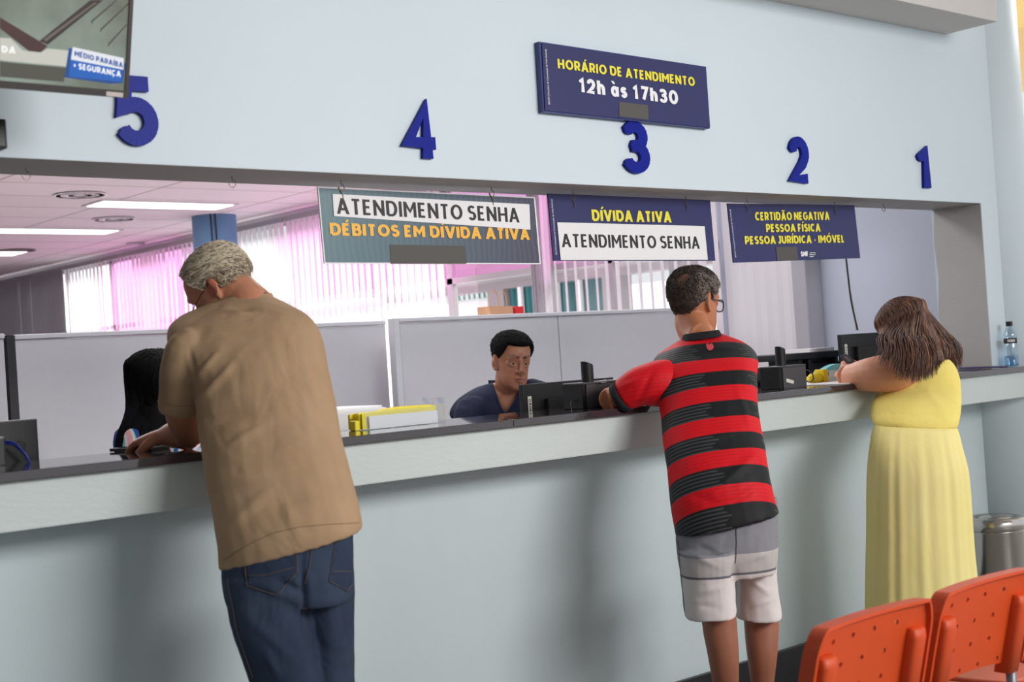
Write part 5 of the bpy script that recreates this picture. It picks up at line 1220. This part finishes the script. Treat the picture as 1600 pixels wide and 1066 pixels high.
for q in (cll, clr):
    c = onY((q[-1][0][0] + q[-1][1][0]) / 2, 1200, 2.89); shoe(P2, V((c.x, c.y, 0)), (0.1, 1, 0), mat('dark_shoe', (40, 36, 34), .5), .26)
# hair, short and curly, thin at the crown
def line2(a):
    b = abs(a)
    if b < 50: return .078
    if b < 80: return .078 - (b - 50) / 30 * .075
    if b < 100: return .003 + .030 * math.sin((b - 80) / 20 * PI)
    return .0 - (b - 100) / 80 * .072
def bald(p): return max(0, 1 - (p - V((-.02, -.085, .068))).length / .055)
def off2(a, z): return .0095 if z > -.02 else .0065
hc = hair_cap(M2, S2, line2, off2, nz=44, na=130, noisef=lambda p: .006 * noise.noise(p * 80) + .003 * noise.noise(p * 190) - .016 * bald(p))
HA2 = obj('hair', hc, mat('hair_dark_curly', (92, 78, 70), .85, c2=(44, 37, 34), vscale=90, bump=.6, bscale=320, vcol=False), P2, smooth=True)
random.seed(5); b1, b2 = BM(), BM()
for k in range(1900):
    a = random.uniform(-180, 180); z = random.uniform(-.07, .116)
    if z < line2(a): continue
    p = hpt(a, z, 0, (1, 1, 1))
    if random.random() < bald(p) * 1.3: continue
    r_ = random.uniform(.003, .0062); ph = random.uniform(0, 6); pts = []
    for i in range(6):
        th = ph + i * 1.1; q = hpt(a + math.degrees(r_ * math.cos(th) / .08), z + r_ * math.sin(th), .0075 + .0055 * i / 5 + (.002 if z > 0 else -.002), S2); pts.append(M2(q))
    grey = a < 0 and abs(a) < 125 and z < .085
    strand(b2 if grey and random.random() < .75 else b1, pts, random.uniform(.0010, .0017), k=2)
obj('hair_lock', b1, mat('hair_dark_brown', (66, 55, 49), .7), HA2, smooth=True); obj('hair_lock', b2, mat('hair_greying', (128, 116, 108), .7), HA2, smooth=True)
patch_sk = mat('scalp_tanned', (150, 96, 74), .6, sss=.1)
glasses(P2, M2, S2, mat('glasses_dark_frame', (28, 28, 40), .25), .0022, .024, .021, .104, -.004, 2.4, .004, .0022)
eyes(P2, M2, S2)

# =============================== the woman in yellow
P3 = person('brown haired woman in a sleeveless yellow dress, elbow on the counter, looking at her phone', (4.62, 2.93, 0))
dress = [((1378, 612), (1496, 605), 3.06, .13), ((1368, 628), (1496.5, 622), 3.03, .14), ((1365, 645), (1495.5, 640), 3.0, .145), ((1367, 658), (1493, 656), 2.97, .14), ((1372, 665), (1490, 667), 2.96, .135)]
up3 = [((1424, 552), (1448, 551), 3.10, .045), ((1408, 558), (1474, 560), 3.10, .09), ((1395, 568), (1487, 572), 3.09, .11), ((1385, 588), (1494, 590), 3.08, .125)]
skirt = [((1370, 664), (1491, 667), 2.96, .137), ((1365, 674), (1495, 676), 2.95, .145), ((1361, 700), (1501, 702), 2.93, .155), ((1358, 735), (1509, 735), 2.92, .165), ((1357, 780), (1513, 778), 2.92, .17), ((1357, 830), (1516, 828), 2.92, .175), ((1356, 880), (1520, 878), 2.92, .18), ((1355, 950), (1528, 946), 2.92, .185), ((1354, 1020), (1536, 1015), 2.92, .19)]
HC3 = onY(1412, 512, 3.17); M3 = face_frame(HC3, 58, 26, 6); S3 = (.92, .92, .94)
bm = BM(); loft(bm, srs(up3 + dress, 3, -.014)); head(bm, M3, S3, nose=.9)
nb = onY(1434, 556, 3.10); neck(bm, M3, nb, S3, .048, .058)
ea = onY(1324, 588, 3.27)
limb(bm, [onY(1425, 578, 3.07), onY(1400, 582, 3.08), onY(1366, 585, 3.14), onY(1340, 588, 3.22), ea], [.062, .078, .070, .058, .044])
wr3 = onY(1350, 584, 3.40); limb(bm, [ea, (ea + wr3) / 2 + V((0, 0, .004)), wr3], [.046, .044, .028])
hand(bm, wr3, (onY(1326, 571, 3.40) - wr3), V((0, .2, 1)), V((1, -1, .3)), (.7, .75, .8, .85), .86, .8)
s3r = onY(1482, 585, 3.08); e3r = V((s3r.x + .0, 3.28, 1.24)); limb(bm, [s3r, (s3r + e3r) / 2 + V((-.02, 0, 0)), e3r], [.055, .055, .044]); w3r = e3r + V((-.2, .08, 0)); limb(bm, [e3r, w3r], [.042, .027]); hand(bm, w3r, (-1, .2, 0), (0, 1, 0), (0, 0, 1), (.3, .3, .4, .4), .86, .4)
loft(bm, srs(skirt[:3], 3, -.035))
for px in (1418, 1458): h_ = onY(px, 760, 2.92); limb(bm, [h_ + V((0, 0, .1)), h_, V((h_.x, 2.92, .42)), V((h_.x, 2.91, .08)), V((h_.x, 2.93, .04))], [.07, .07, .05, .036, .034])
body3 = union(bm, .005, 4); c3 = lin((218, 156, 124)); paint(body3, lambda p: c3); obj('body', body3, skinmat('skin_warm', (218, 156, 124), .06), P3, smooth=True)
ylw = fabric('yellow_dress_cloth', (244, 224, 132), c2=(240, 218, 120), vscale=4)
bm = BM(); loft(bm, srs(up3 + dress, 4, .002)); top3 = union(bm, .005, 4)
# armhole on the left side and the neckline are cut away
ahc = onY(1396, 578, 3.06); ah_ax = (onY(1360, 585, 3.12) - onY(1425, 575, 3.07)).normalized(); nlc = onY(1430, 548, 3.12)
def armhole(p):
    q = p - onY(1402, 582, 2.98); d, s = q.dot(RIGHT), q.dot(CUP)
    A, Bq = .052, .082
    return (d < 0 and abs(s) < Bq * 1.0) or ((d / A) ** 2 + (s / Bq) ** 2 < 1)
cut_mesh(top3, lambda p: armhole(p) or (p - nlc).length < .055)
displace(top3, crease_fn([((1375, 655), (1440, 655), .004, .010), ((1400, 650), (1490, 640), .005, .012), ((1440, 600), (1485, 660), .003, .016)], 0))
BT = obj('dress_bodice', top3, ylw, P3, smooth=True); md = BT.modifiers.new('t', 'SOLIDIFY'); md.thickness = .004; md.offset = 1
bvh(BT)
# skirt with hanging pleats
bm = BM(); R_ = srs(skirt, 5, 0); n = 120; rings = []
rows = spline([V((L[0], L[1], 0)) for L, R, Y, t in skirt], 5), spline([V((R[0], R[1], 0)) for L, R, Y, t in skirt], 5), spline([V((Y, t, 0)) for L, R, Y, t in skirt], 5)
for j, (a, b, c) in enumerate(zip(*rows)):
    r_ = SR((a.x, a.y), (b.x, b.y), c.x, c.y, 2.15, n=180); cen = sum(r_, V((0, 0, 0))) / 180; k = min(1, j / 14); out = []
    for i, p in enumerate(r_):
        t = 2 * PI * i / 180; w_ = .6 * math.sin(17 * t + .5 * math.sin(3 * t)) + .4 * math.sin(29 * t + 1.3 + j * .02) + .3 * math.sin(7 * t); f = 1 + (.018 * w_ * (.25 + .75 * k)) * (1 if j else .3)
        if j < 3: f += .006 * math.sin(61 * t)
        out.append(cen + (p - cen) * f)
    rings.append(out)
loft(bm, rings, False); SK = obj('dress_skirt', bm, fabric('yellow_skirt_cloth', (246, 230, 160), c2=(242, 225, 148), vscale=4, fold=.08), P3, smooth=True); md = SK.modifiers.new('t', 'SOLIDIFY'); md.thickness = .003
for px in (1405, 1460): h_ = onY(px, 760, 2.92); shoe(P3, V((h_.x, 2.93, 0)), (-.2, 1, 0), mat('tan_sandal', (150, 104, 70), .5), .24)
eyes(P3, M3, S3)
# long straight hair
hb_, hl_, hd_ = mat('hair_brown', (104, 68, 52), .45, c2=(78, 50, 40), vscale=30, bump=.4, bscale=60, stretch=(6, 6, .5)), mat('hair_caramel', (156, 104, 74), .4), mat('hair_deep_brown', (66, 42, 36), .45)
def line3(a): b = abs(a); return .07 - max(0, b - 25) / 40 * .09 if b < 65 else max(-.02 - (b - 65) / 30 * .05, -.08)
hc = hair_cap(M3, S3, line3, lambda a, z: .016 + .004 * (z < .06), noisef=lambda p: .0015 * noise.noise(p * 40))
HA3 = obj('hair', hc, hb_, P3, smooth=True)
vol = [((1380, 505), (1452, 497), 3.16, .07), ((1384, 522), (1460, 518), 3.13, .065), ((1392, 540), (1468, 537), 3.10, .05), ((1406, 556), (1474, 553), 3.05, .03), ((1420, 566), (1476, 565), 3.02, .015)]
bm = BM(); loft(bm, srs(vol, 4)); hv = union(bm, .005, 4); displace(hv, lambda p, n: .002 * cloth_noise(p, 40, 1)); obj('hair_volume', hv, hb_, HA3, smooth=True)
random.seed(11); sets = [BM(), BM(), BM()]
for k in range(1900):
    a = random.choice((1, -1)) * random.uniform(34, 180) if k % 4 else random.uniform(-178, -105); z = random.uniform(.0, .117) if random.random() < .75 else .115
    p0 = M3(hpt(a * random.uniform(.2, 1), random.uniform(.10, .1175), .015, S3)); pm = M3(hpt(a, .065, .0245, S3)); p1 = M3(hpt(a, random.uniform(0, .02), .026, S3)); 
    u = (p1 - HC3).dot(RIGHT) / .09; u = max(-1, min(1, u)) + random.uniform(-.28, .28)
    ex_ = 1428 + u * 58 + random.uniform(-4, 4); ey = 574 + 20 * (1 - abs(u * .8)) + random.uniform(-14, 7) - (12 if u < -.5 else 0) - (6 if u > .7 else 0)
    mid = onY(1423 + u * 50, 530 + random.uniform(-6, 6), 3.015 + .06 * abs(u) + random.uniform(-.01, .015)); 
    if a > 0 and a < 75: mid = onY(1388 + random.uniform(-6, 10), 530, 3.1); ex_ = 1402 + random.uniform(-6, 18); ey = 556 + random.uniform(-8, 12)
    ext = onY(ex_, ey, 2.94 + .06 * abs(u) + random.uniform(-.01, .02)); m2 = (mid + ext) / 2 + V((random.uniform(-.01, .01), -.012, 0))
    strand(sets[0 if k % 9 < 6 else (1 if k % 9 < 7 else 2)], [p0, pm, p1, mid, m2, ext], random.uniform(.0016, .0032), .0003, 5)
for bm, m in zip(sets, (hb_, hl_, hd_)): obj('hair_lock', bm, m, HA3, smooth=True)
# her phone
q = [onY(x, y, 3.37) for x, y in ((1314, 556), (1323, 553.5), (1341, 568), (1332, 575))]
phn = thing('mobile_phone', 'dark blue mobile phone held up by the woman in yellow', 'phone', q[0])
nq = (q[1] - q[0]).cross(q[3] - q[0]).normalized(); obj('case', bev(prism(BM(), q, nq * .009), .0015, 2), mat('phone_blue', (42, 58, 104), .35), phn)
c = sum(q, V((0, 0, 0))) / 4; s_ = -1 if nq.dot(c - CAM) > 0 else 1
obj('camera_plate', prism(BM(), [c + (p - c) * .5 + (q[0] - c) * .3 + (nq * (.0005 + (.009 if s_ > 0 else 0))) * s_ for p in q], nq * s_ * .001), mat('phone_camera', (120, 126, 140), .3), phn)

# =============================== the seated young man behind the counter
P4 = person('young man with short black hair in a navy shirt seated behind the counter, looking down', (3.66, 4.25, 0))
HC4 = onY(800, 565, 4.14); M4 = face_frame(HC4, 180 + 25, 6, -5); S4 = (.90, .93, .95)
tor4 = [((738, 690), (868, 680), 4.22, .10), ((722, 668), (880, 655), 4.22, .11), ((704, 650), (888, 634), 4.22, .11), ((709, 632), (882, 616), 4.22, .105), ((722, 619), (868, 605), 4.22, .095), ((744, 606), (850, 597), 4.22, .075), ((762, 600), (832, 592), 4.21, .06)]
low4 = [((755, 900), (850, 890), 4.26, .10), ((750, 800), (858, 790), 4.24, .105), ((742, 720), (866, 710), 4.22, .105), ((738, 690), (868, 680), 4.22, .10)]
bm = BM(); loft(bm, srs(low4 + tor4[1:], 3, -.012)); head(bm, M4, S4, nose=1.12, lips=1.15)
nb = onY(800, 612, 4.2); neck(bm, M4, nb, S4, .053, .062); limb(bm, [nb + V((0, 0, .03)), nb + V((0, 0, -.08))], [.06, .085])
for sx, pxs in ((-1, 725), (1, 868)):
    s_ = onY(pxs, 646, 4.22); e_ = s_ + V((-.02 * -sx, -.06, -.27)); w_ = e_ + V((.04 * -sx, -.25, .045)); limb(bm, [s_ + V((-sx * .05, .01, 0)), (s_ + e_) / 2 + V((-sx * .006, 0, 0)), e_], [.034, .036, .036]); limb(bm, [e_, w_], [.036, .026])
    hand(bm, w_, (0, -1, -.05), (-sx * -1, 0, 0), (0, 0, 1), (.3, .3, .35, .4), .95, .4)
hp4 = onY(803, 890, 4.26)
for sx in (-.09, .09): k4 = V((hp4.x + sx * 1.3, 3.86, hp4.z)); limb(bm, [V((hp4.x + sx, 4.28, hp4.z)), k4], [.085, .062]); limb(bm, [k4, V((k4.x, 3.9, .30)), V((k4.x, 3.88, .12))], [.058, .05, .036]); limb(bm, [V((k4.x, 3.92, .10)), V((k4.x, 3.74, .09))], [.036, .03])
body4 = union(bm, .0036, 7); c4 = lin((160, 106, 80))
def col4(p):
    c = V(c4[:3]); w_ = 0
    l = max(near(M4, p, (x_ * S4[0], (.0945 - abs(x_) * .45) * S4[1], z_ * S4[2]), .0085) for x_ in (-.018, -.009, 0, .009, .018) for z_ in (-.0615, -.0750))
    c = c.lerp(V(lin((166, 92, 84))[:3]), l * .6)
    br = 0
    for s in (-1, 1):
        for k_ in range(13):
            t_ = k_ / 12; q = (s * (.015 + .037 * t_), .089 - .017 * t_ ** 2, .0235 + .0065 * math.sin(PI * t_ * .72) - .002 * t_); br = max(br, near(M4, p, (q[0] * S4[0], q[1] * S4[1], q[2] * S4[2]), .0078 - .002 * t_))
    c = c.lerp(V(lin((44, 30, 25))[:3]), br * .92)
    st = max([near(M4, p, q, r) for q, r in (((0, .082, -.110), .020), ((.03, .06, -.10), .016), ((-.03, .06, -.10), .016), ((0, .094, -.052), .009))]); c = c.lerp(V(lin((96, 64, 52))[:3]), st * .45)
    return (c.x, c.y, c.z, 1)
paint(body4, col4); obj('body', body4, skinmat('skin_brown', (160, 106, 80), .08), P4, smooth=True)
eyes(P4, M4, S4, (38, 24, 18), ry=.0695)
for s in (-1, 1):        # lowered lids
    bm = BM(); c = M4((s * .031 * S4[0], .0695 * S4[1], .001)); u4 = (M4((0, 0, 1)) - M4((0, 0, 0))); f4 = (M4((0, 1, 0)) - M4((0, 0, 0))); l4 = (M4((1, 0, 0)) - M4((0, 0, 0)))
    g = [[bm.verts.new(c + (l4 * math.sin(a) * .0124 + (f4 * math.cos(e) + u4 * math.sin(e)) * math.cos(a) * .0122)) for a in [math.radians(-85 + 17 * i) for i in range(11)]] for e in [math.radians(-12 + 13 * j) for j in range(8)]]
    for j in range(7):
        for i in range(10): bm.faces.new((g[j][i], g[j][i + 1], g[j + 1][i + 1], g[j + 1][i]))
    obj('eyelid', bm, mat('eyelid_skin', (142, 92, 70), .5), P4, smooth=True)
q_ = [M4((x * S4[0], (.1022 - abs(x) * .60) * S4[1], (-.0675 - .001 * abs(x) / .02) * S4[2])) for x in (-.024, -.016, -.008, 0, .008, .016, .024)]
obj('mouth_line', tube(BM(), spline(q_, 3), .0011, 6), mat('mouth_dark', (84, 44, 40), .6), P4)
nav = fabric('navy_shirt_cloth', (38, 42, 64), c2=(32, 36, 56), bump=.15)
bm = BM(); loft(bm, srs(low4 + tor4[1:], 4, .004))
for pxs, sx in ((725, -1), (868, 1)): s_ = onY(pxs, 650, 4.23); e_ = s_ + V((.02 * sx, -.06, -.27)); limb(bm, [s_ + V((-sx * .08, .01, .02)), s_ + V((-sx * .02, 0, .004)), s_ * .35 + e_ * .65], [.05, .058, .055])
s4m = union(bm, .005, 4); vb, vt = onY(789, 648, 4.1), onY(797, 590, 4.1)
def vneck(p):
    q = CAM + (p - CAM) * (depth(vb) / depth(p)); t = (q - vb).dot(CUP) / (vt - vb).dot(CUP); x = (q - (vb + (vt - vb) * t)).dot(RIGHT)
    return 0 < t < 1.5 and -.078 * t ** .8 < x < .07 * t ** .8 and p.y < 4.26
b_ = BM(); b_.from_mesh(s4m); bv4 = BVHTree.FromBMesh(b_); b_.free(); tp_ = []
for k in range(41):
    sgn = -1 if k < 20 else 1; t = (1.28 * (20 - k) / 20) if k <= 20 else 1.28 * (k - 20) / 20
    base_ = vb + (vt - vb) * t + RIGHT * (sgn * (.078 if sgn < 0 else .07) * t ** .8); h_ = bv4.ray_cast(CAM, (base_ - CAM).normalized())
    if h_[0]: tp_.append(h_[0] - FWD * .001)
cut_mesh(s4m, vneck); displace(s4m, lambda p, n: .0025 * cloth_noise(p, 14, 3))
o = obj('shirt', s4m, nav, P4, smooth=True); md = o.modifiers.new('t', 'SOLIDIFY'); md.thickness = .003
obj('neckline_trim', tube(BM(), tp_, .0042, 8), nav, P4, smooth=True)
bm = BM(); tr_ = fabric('dark_trousers', (40, 40, 46))
for sx in (-.09, .09): k4 = V((hp4.x + sx * 1.3, 3.86, hp4.z)); limb(bm, [V((hp4.x + sx, 4.28, hp4.z)), k4], [.098, .074]); limb(bm, [k4, V((k4.x, 3.9, .30)), V((k4.x, 3.88, .14))], [.072, .062, .052])
obj('trousers', union(bm, .008, 4), tr_, P4, smooth=True)
# collar standing at the back of the neck
bm = BM(); ccx = onY(791, 603, 4.23); rr_ = []
for i in range(15):
    a = math.radians(-20 + 220 * i / 14 - 0); d_ = RIGHT * -math.cos(a) * .070 + V((FWD.x, FWD.y, 0)).normalized() * math.sin(a) * .055
    rr_.append((ccx + d_ + V((0, 0, -.012)), ccx + d_ * 1.04 + V((0, 0, .022))))
va = [(bm.verts.new(a), bm.verts.new(b)) for a, b in rr_]
for a, b in zip(va, va[1:]): bm.faces.new((a[0], b[0], b[1], a[1]))
o = obj('collar', bm, nav, P4, smooth=True); md = o.modifiers.new('t', 'SOLIDIFY'); md.thickness = .003
def line4(a):
    b = abs(a)
    if b < 42: return .071 - .004 * math.cos(math.radians(b * 2))
    if b < 58: return .069 - (b - 42) / 16 * .030
    if b < 80: return .039 - (b - 58) / 22 * .030
    if b < 100: return .009 + .016 * math.sin((b - 80) / 20 * PI)
    return .004 - (b - 100) / 80 * .06
hc = hair_cap(M4, S4, line4, lambda a, z: .004 + .013 * max(0, min(1, (z - .01) / .06)), nz=36, na=110, noisef=lambda p: .0014 * noise.noise(p * 150))
HA4 = obj('hair', hc, mat('hair_black', (14, 12, 12), .9, c2=(8, 8, 8), vscale=140, bump=.6, bscale=500, spec=.15), P4, smooth=True)
random.seed(9); bm = BM()
for k in range(1600):
    a = random.uniform(-180, 180); z = random.uniform(-.03, .117)
    if z < line4(a) + .004: continue
    o_ = .004 + .013 * max(0, min(1, (z - .01) / .06)); r_ = random.uniform(-3, 3)
    strand(bm, [M4(hpt(a, z, o_ - .002, S4)), M4(hpt(a + r_, z + random.uniform(-.002, .002), o_ + .0035, S4))], .0009, .0003, 2)
obj('hair_lock', bm, MATS['hair_black'], HA4)
def office_chair(x, y, label):
    r = thing('office_chair', label, 'chair', (x, y, 0)); z = hp4.z - .1
    obj('seat', bev(B((x - .24, y - .2, z - .07), (x + .24, y + .24, z - .0)), .02, 3), blk, r); obj('backrest', bev(B((x - .2, y + .25, z + .1), (x + .2, y + .29, z + .30)), .015, 3), blk, r)
    obj('column', cyl(BM(), (x, y, .08), .028, z - .15, 16), blk, r); obj('bracket', B((x - .03, y + .2, z - .06), (x + .03, y + .27, z + .2)), blk, r)
    for k in range(5): a = k * 2 * PI / 5; obj('foot', tube(BM(), [(x, y, .09), (x + .27 * math.cos(a), y + .27 * math.sin(a), .045)], .018, 10), blk, r)
office_chair(hp4.x, 4.3, 'black office chair under the seated young man behind the counter')

# =============================== the dark haired woman behind the counter
P5 = person('woman with long black hair and a patterned top seated behind the tan shirted man', (2.24, 4.2, 0))
HC5 = onY(246, 605, 4.16); M5 = face_frame(HC5, 180 + 62, 18, 0); S5 = (.9, .92, .94)
tor5 = [((190, 900), (330, 895), 4.2, .09), ((186, 760), (330, 755), 4.2, .095), ((184, 712), (330, 705), 4.2, .10), ((190, 686), (322, 680), 4.2, .09), ((205, 668), (305, 662), 4.2, .075), ((222, 655), (285, 650), 4.2, .055)]
bm = BM(); loft(bm, srs(tor5, 3, -.008)); head(bm, M5, S5); neck(bm, M5, onY(254, 660, 4.2), S5, .046, .056)
a5 = onY(205, 690, 4.16); limb(bm, [a5, a5 + V((0, -.05, -.2)), a5 + V((.12, -.22, -.17))], [.045, .04, .026]); hand(bm, a5 + V((.12, -.22, -.17)), (.7, -.7, 0), (0, 1, 0), (0, 0, 1), (.3, .3, .3, .3), .85, .4)
b5 = onY(310, 690, 4.16); limb(bm, [b5, b5 + V((0, -.05, -.2)), b5 + V((-.08, -.22, -.17))], [.045, .04, .026]); hand(bm, b5 + V((-.08, -.22, -.17)), (-.5, -.7, 0), (0, 1, 0), (0, 0, 1), (.3, .3, .3, .3), .85, .4)
h5 = onY(258, 890, 4.22)
for sx in (-.08, .08): k5 = V((h5.x + sx * 1.3, 3.86, h5.z)); limb(bm, [V((h5.x + sx, 4.24, h5.z)), k5], [.08, .058]); limb(bm, [k5, V((k5.x, 3.9, .1))], [.05, .034])
body5 = union(bm, .005, 3); c5 = lin((168, 112, 86)); paint(body5, lambda p: c5); obj('body', body5, skinmat('skin_olive', (168, 112, 86)), P5, smooth=True); eyes(P5, M5, S5)
tp = fabric('patterned_top_cloth', (225, 190, 188)); N, L, b = nodes(tp); tc = N.new('ShaderNodeTexCoord'); wv = N.new('ShaderNodeTexWave'); wv.inputs['Scale'].default_value = 7; wv.inputs['Distortion'].default_value = 5; wv.inputs['Detail'].default_value = 1; rp = N.new('ShaderNodeValToRGB'); rp.color_ramp.interpolation = 'CONSTANT'
L.new(tc.outputs['Object'], wv.inputs[0]); L.new(wv.outputs[0], rp.inputs[0]); el = rp.color_ramp.elements; el[0].color = lin((52, 70, 140)); el[1].position = .22; el[1].color = lin((120, 190, 198))
e = el.new(.5); e.color = lin((222, 206, 204)); e = el.new(.82); e.color = lin((214, 160, 166)); L.new(rp.outputs[0], b.inputs['Base Color'])
bm = BM(); loft(bm, srs(tor5, 3, .004)); limb(bm, [a5 + V((.02, 0, .01)), a5, a5 + V((0, -.04, -.12))], [.058, .058, .05]); limb(bm, [b5 + V((-.02, 0, .01)), b5, b5 + V((0, -.04, -.12))], [.058, .058, .05]); t5 = union(bm, .006, 4); displace(t5, lambda p, n: .003 * cloth_noise(p, 13, 1)); obj('top', t5, tp, P5, smooth=True)
hk = mat('hair_jet_black', (10, 9, 12), .7, spec=.1, bump=.2, bscale=60, stretch=(6, 6, .5))
HA5 = obj('hair', hair_cap(M5, S5, lambda a: .07 - max(0, abs(a) - 25) / 40 * .10 if abs(a) < 65 else -.07, lambda a, z: .018, noisef=lambda p: .001 * noise.noise(p * 40)), hk, P5, smooth=True)
v5 = [((212, 590), (285, 588), 4.19, .09), ((206, 620), (282, 618), 4.19, .09), ((198, 650), (272, 648), 4.18, .085), ((191, 680), (262, 676), 4.17, .07), ((189, 705), (250, 700), 4.16, .05)]
bm = BM(); loft(bm, srs(v5, 4)); obj('hair_volume', union(bm, .006, 4), hk, HA5, smooth=True)
random.seed(2); bm = BM()
for k in range(700):
    a = random.choice((1, -1)) * random.uniform(45, 180); p0 = M5(hpt(a * random.uniform(.1, 1), random.uniform(.10, .1178), .018, S5)); p1 = M5(hpt(a, .02, .026, S5)); pm = M5(hpt(a, .07, .024, S5)); u = max(-1, min(1, (p1 - HC5).dot(RIGHT) / .09)) + random.uniform(-.2, .2)
    strand(bm, [p0, pm, p1, onY(241 + u * 37, 640, 4.12 + .03 * abs(u)), onY(226 + u * 36, 680, 4.10 + .03 * abs(u)), onY(220 + u * 34, 704 + random.uniform(-6, 6), 4.10 + .03 * abs(u))], random.uniform(.002, .0038), .0004, 4)
obj('hair_lock', bm, hk, HA5, smooth=True)
hp4 = h5; office_chair(h5.x, 4.3, 'black office chair under the dark haired woman behind the counter')
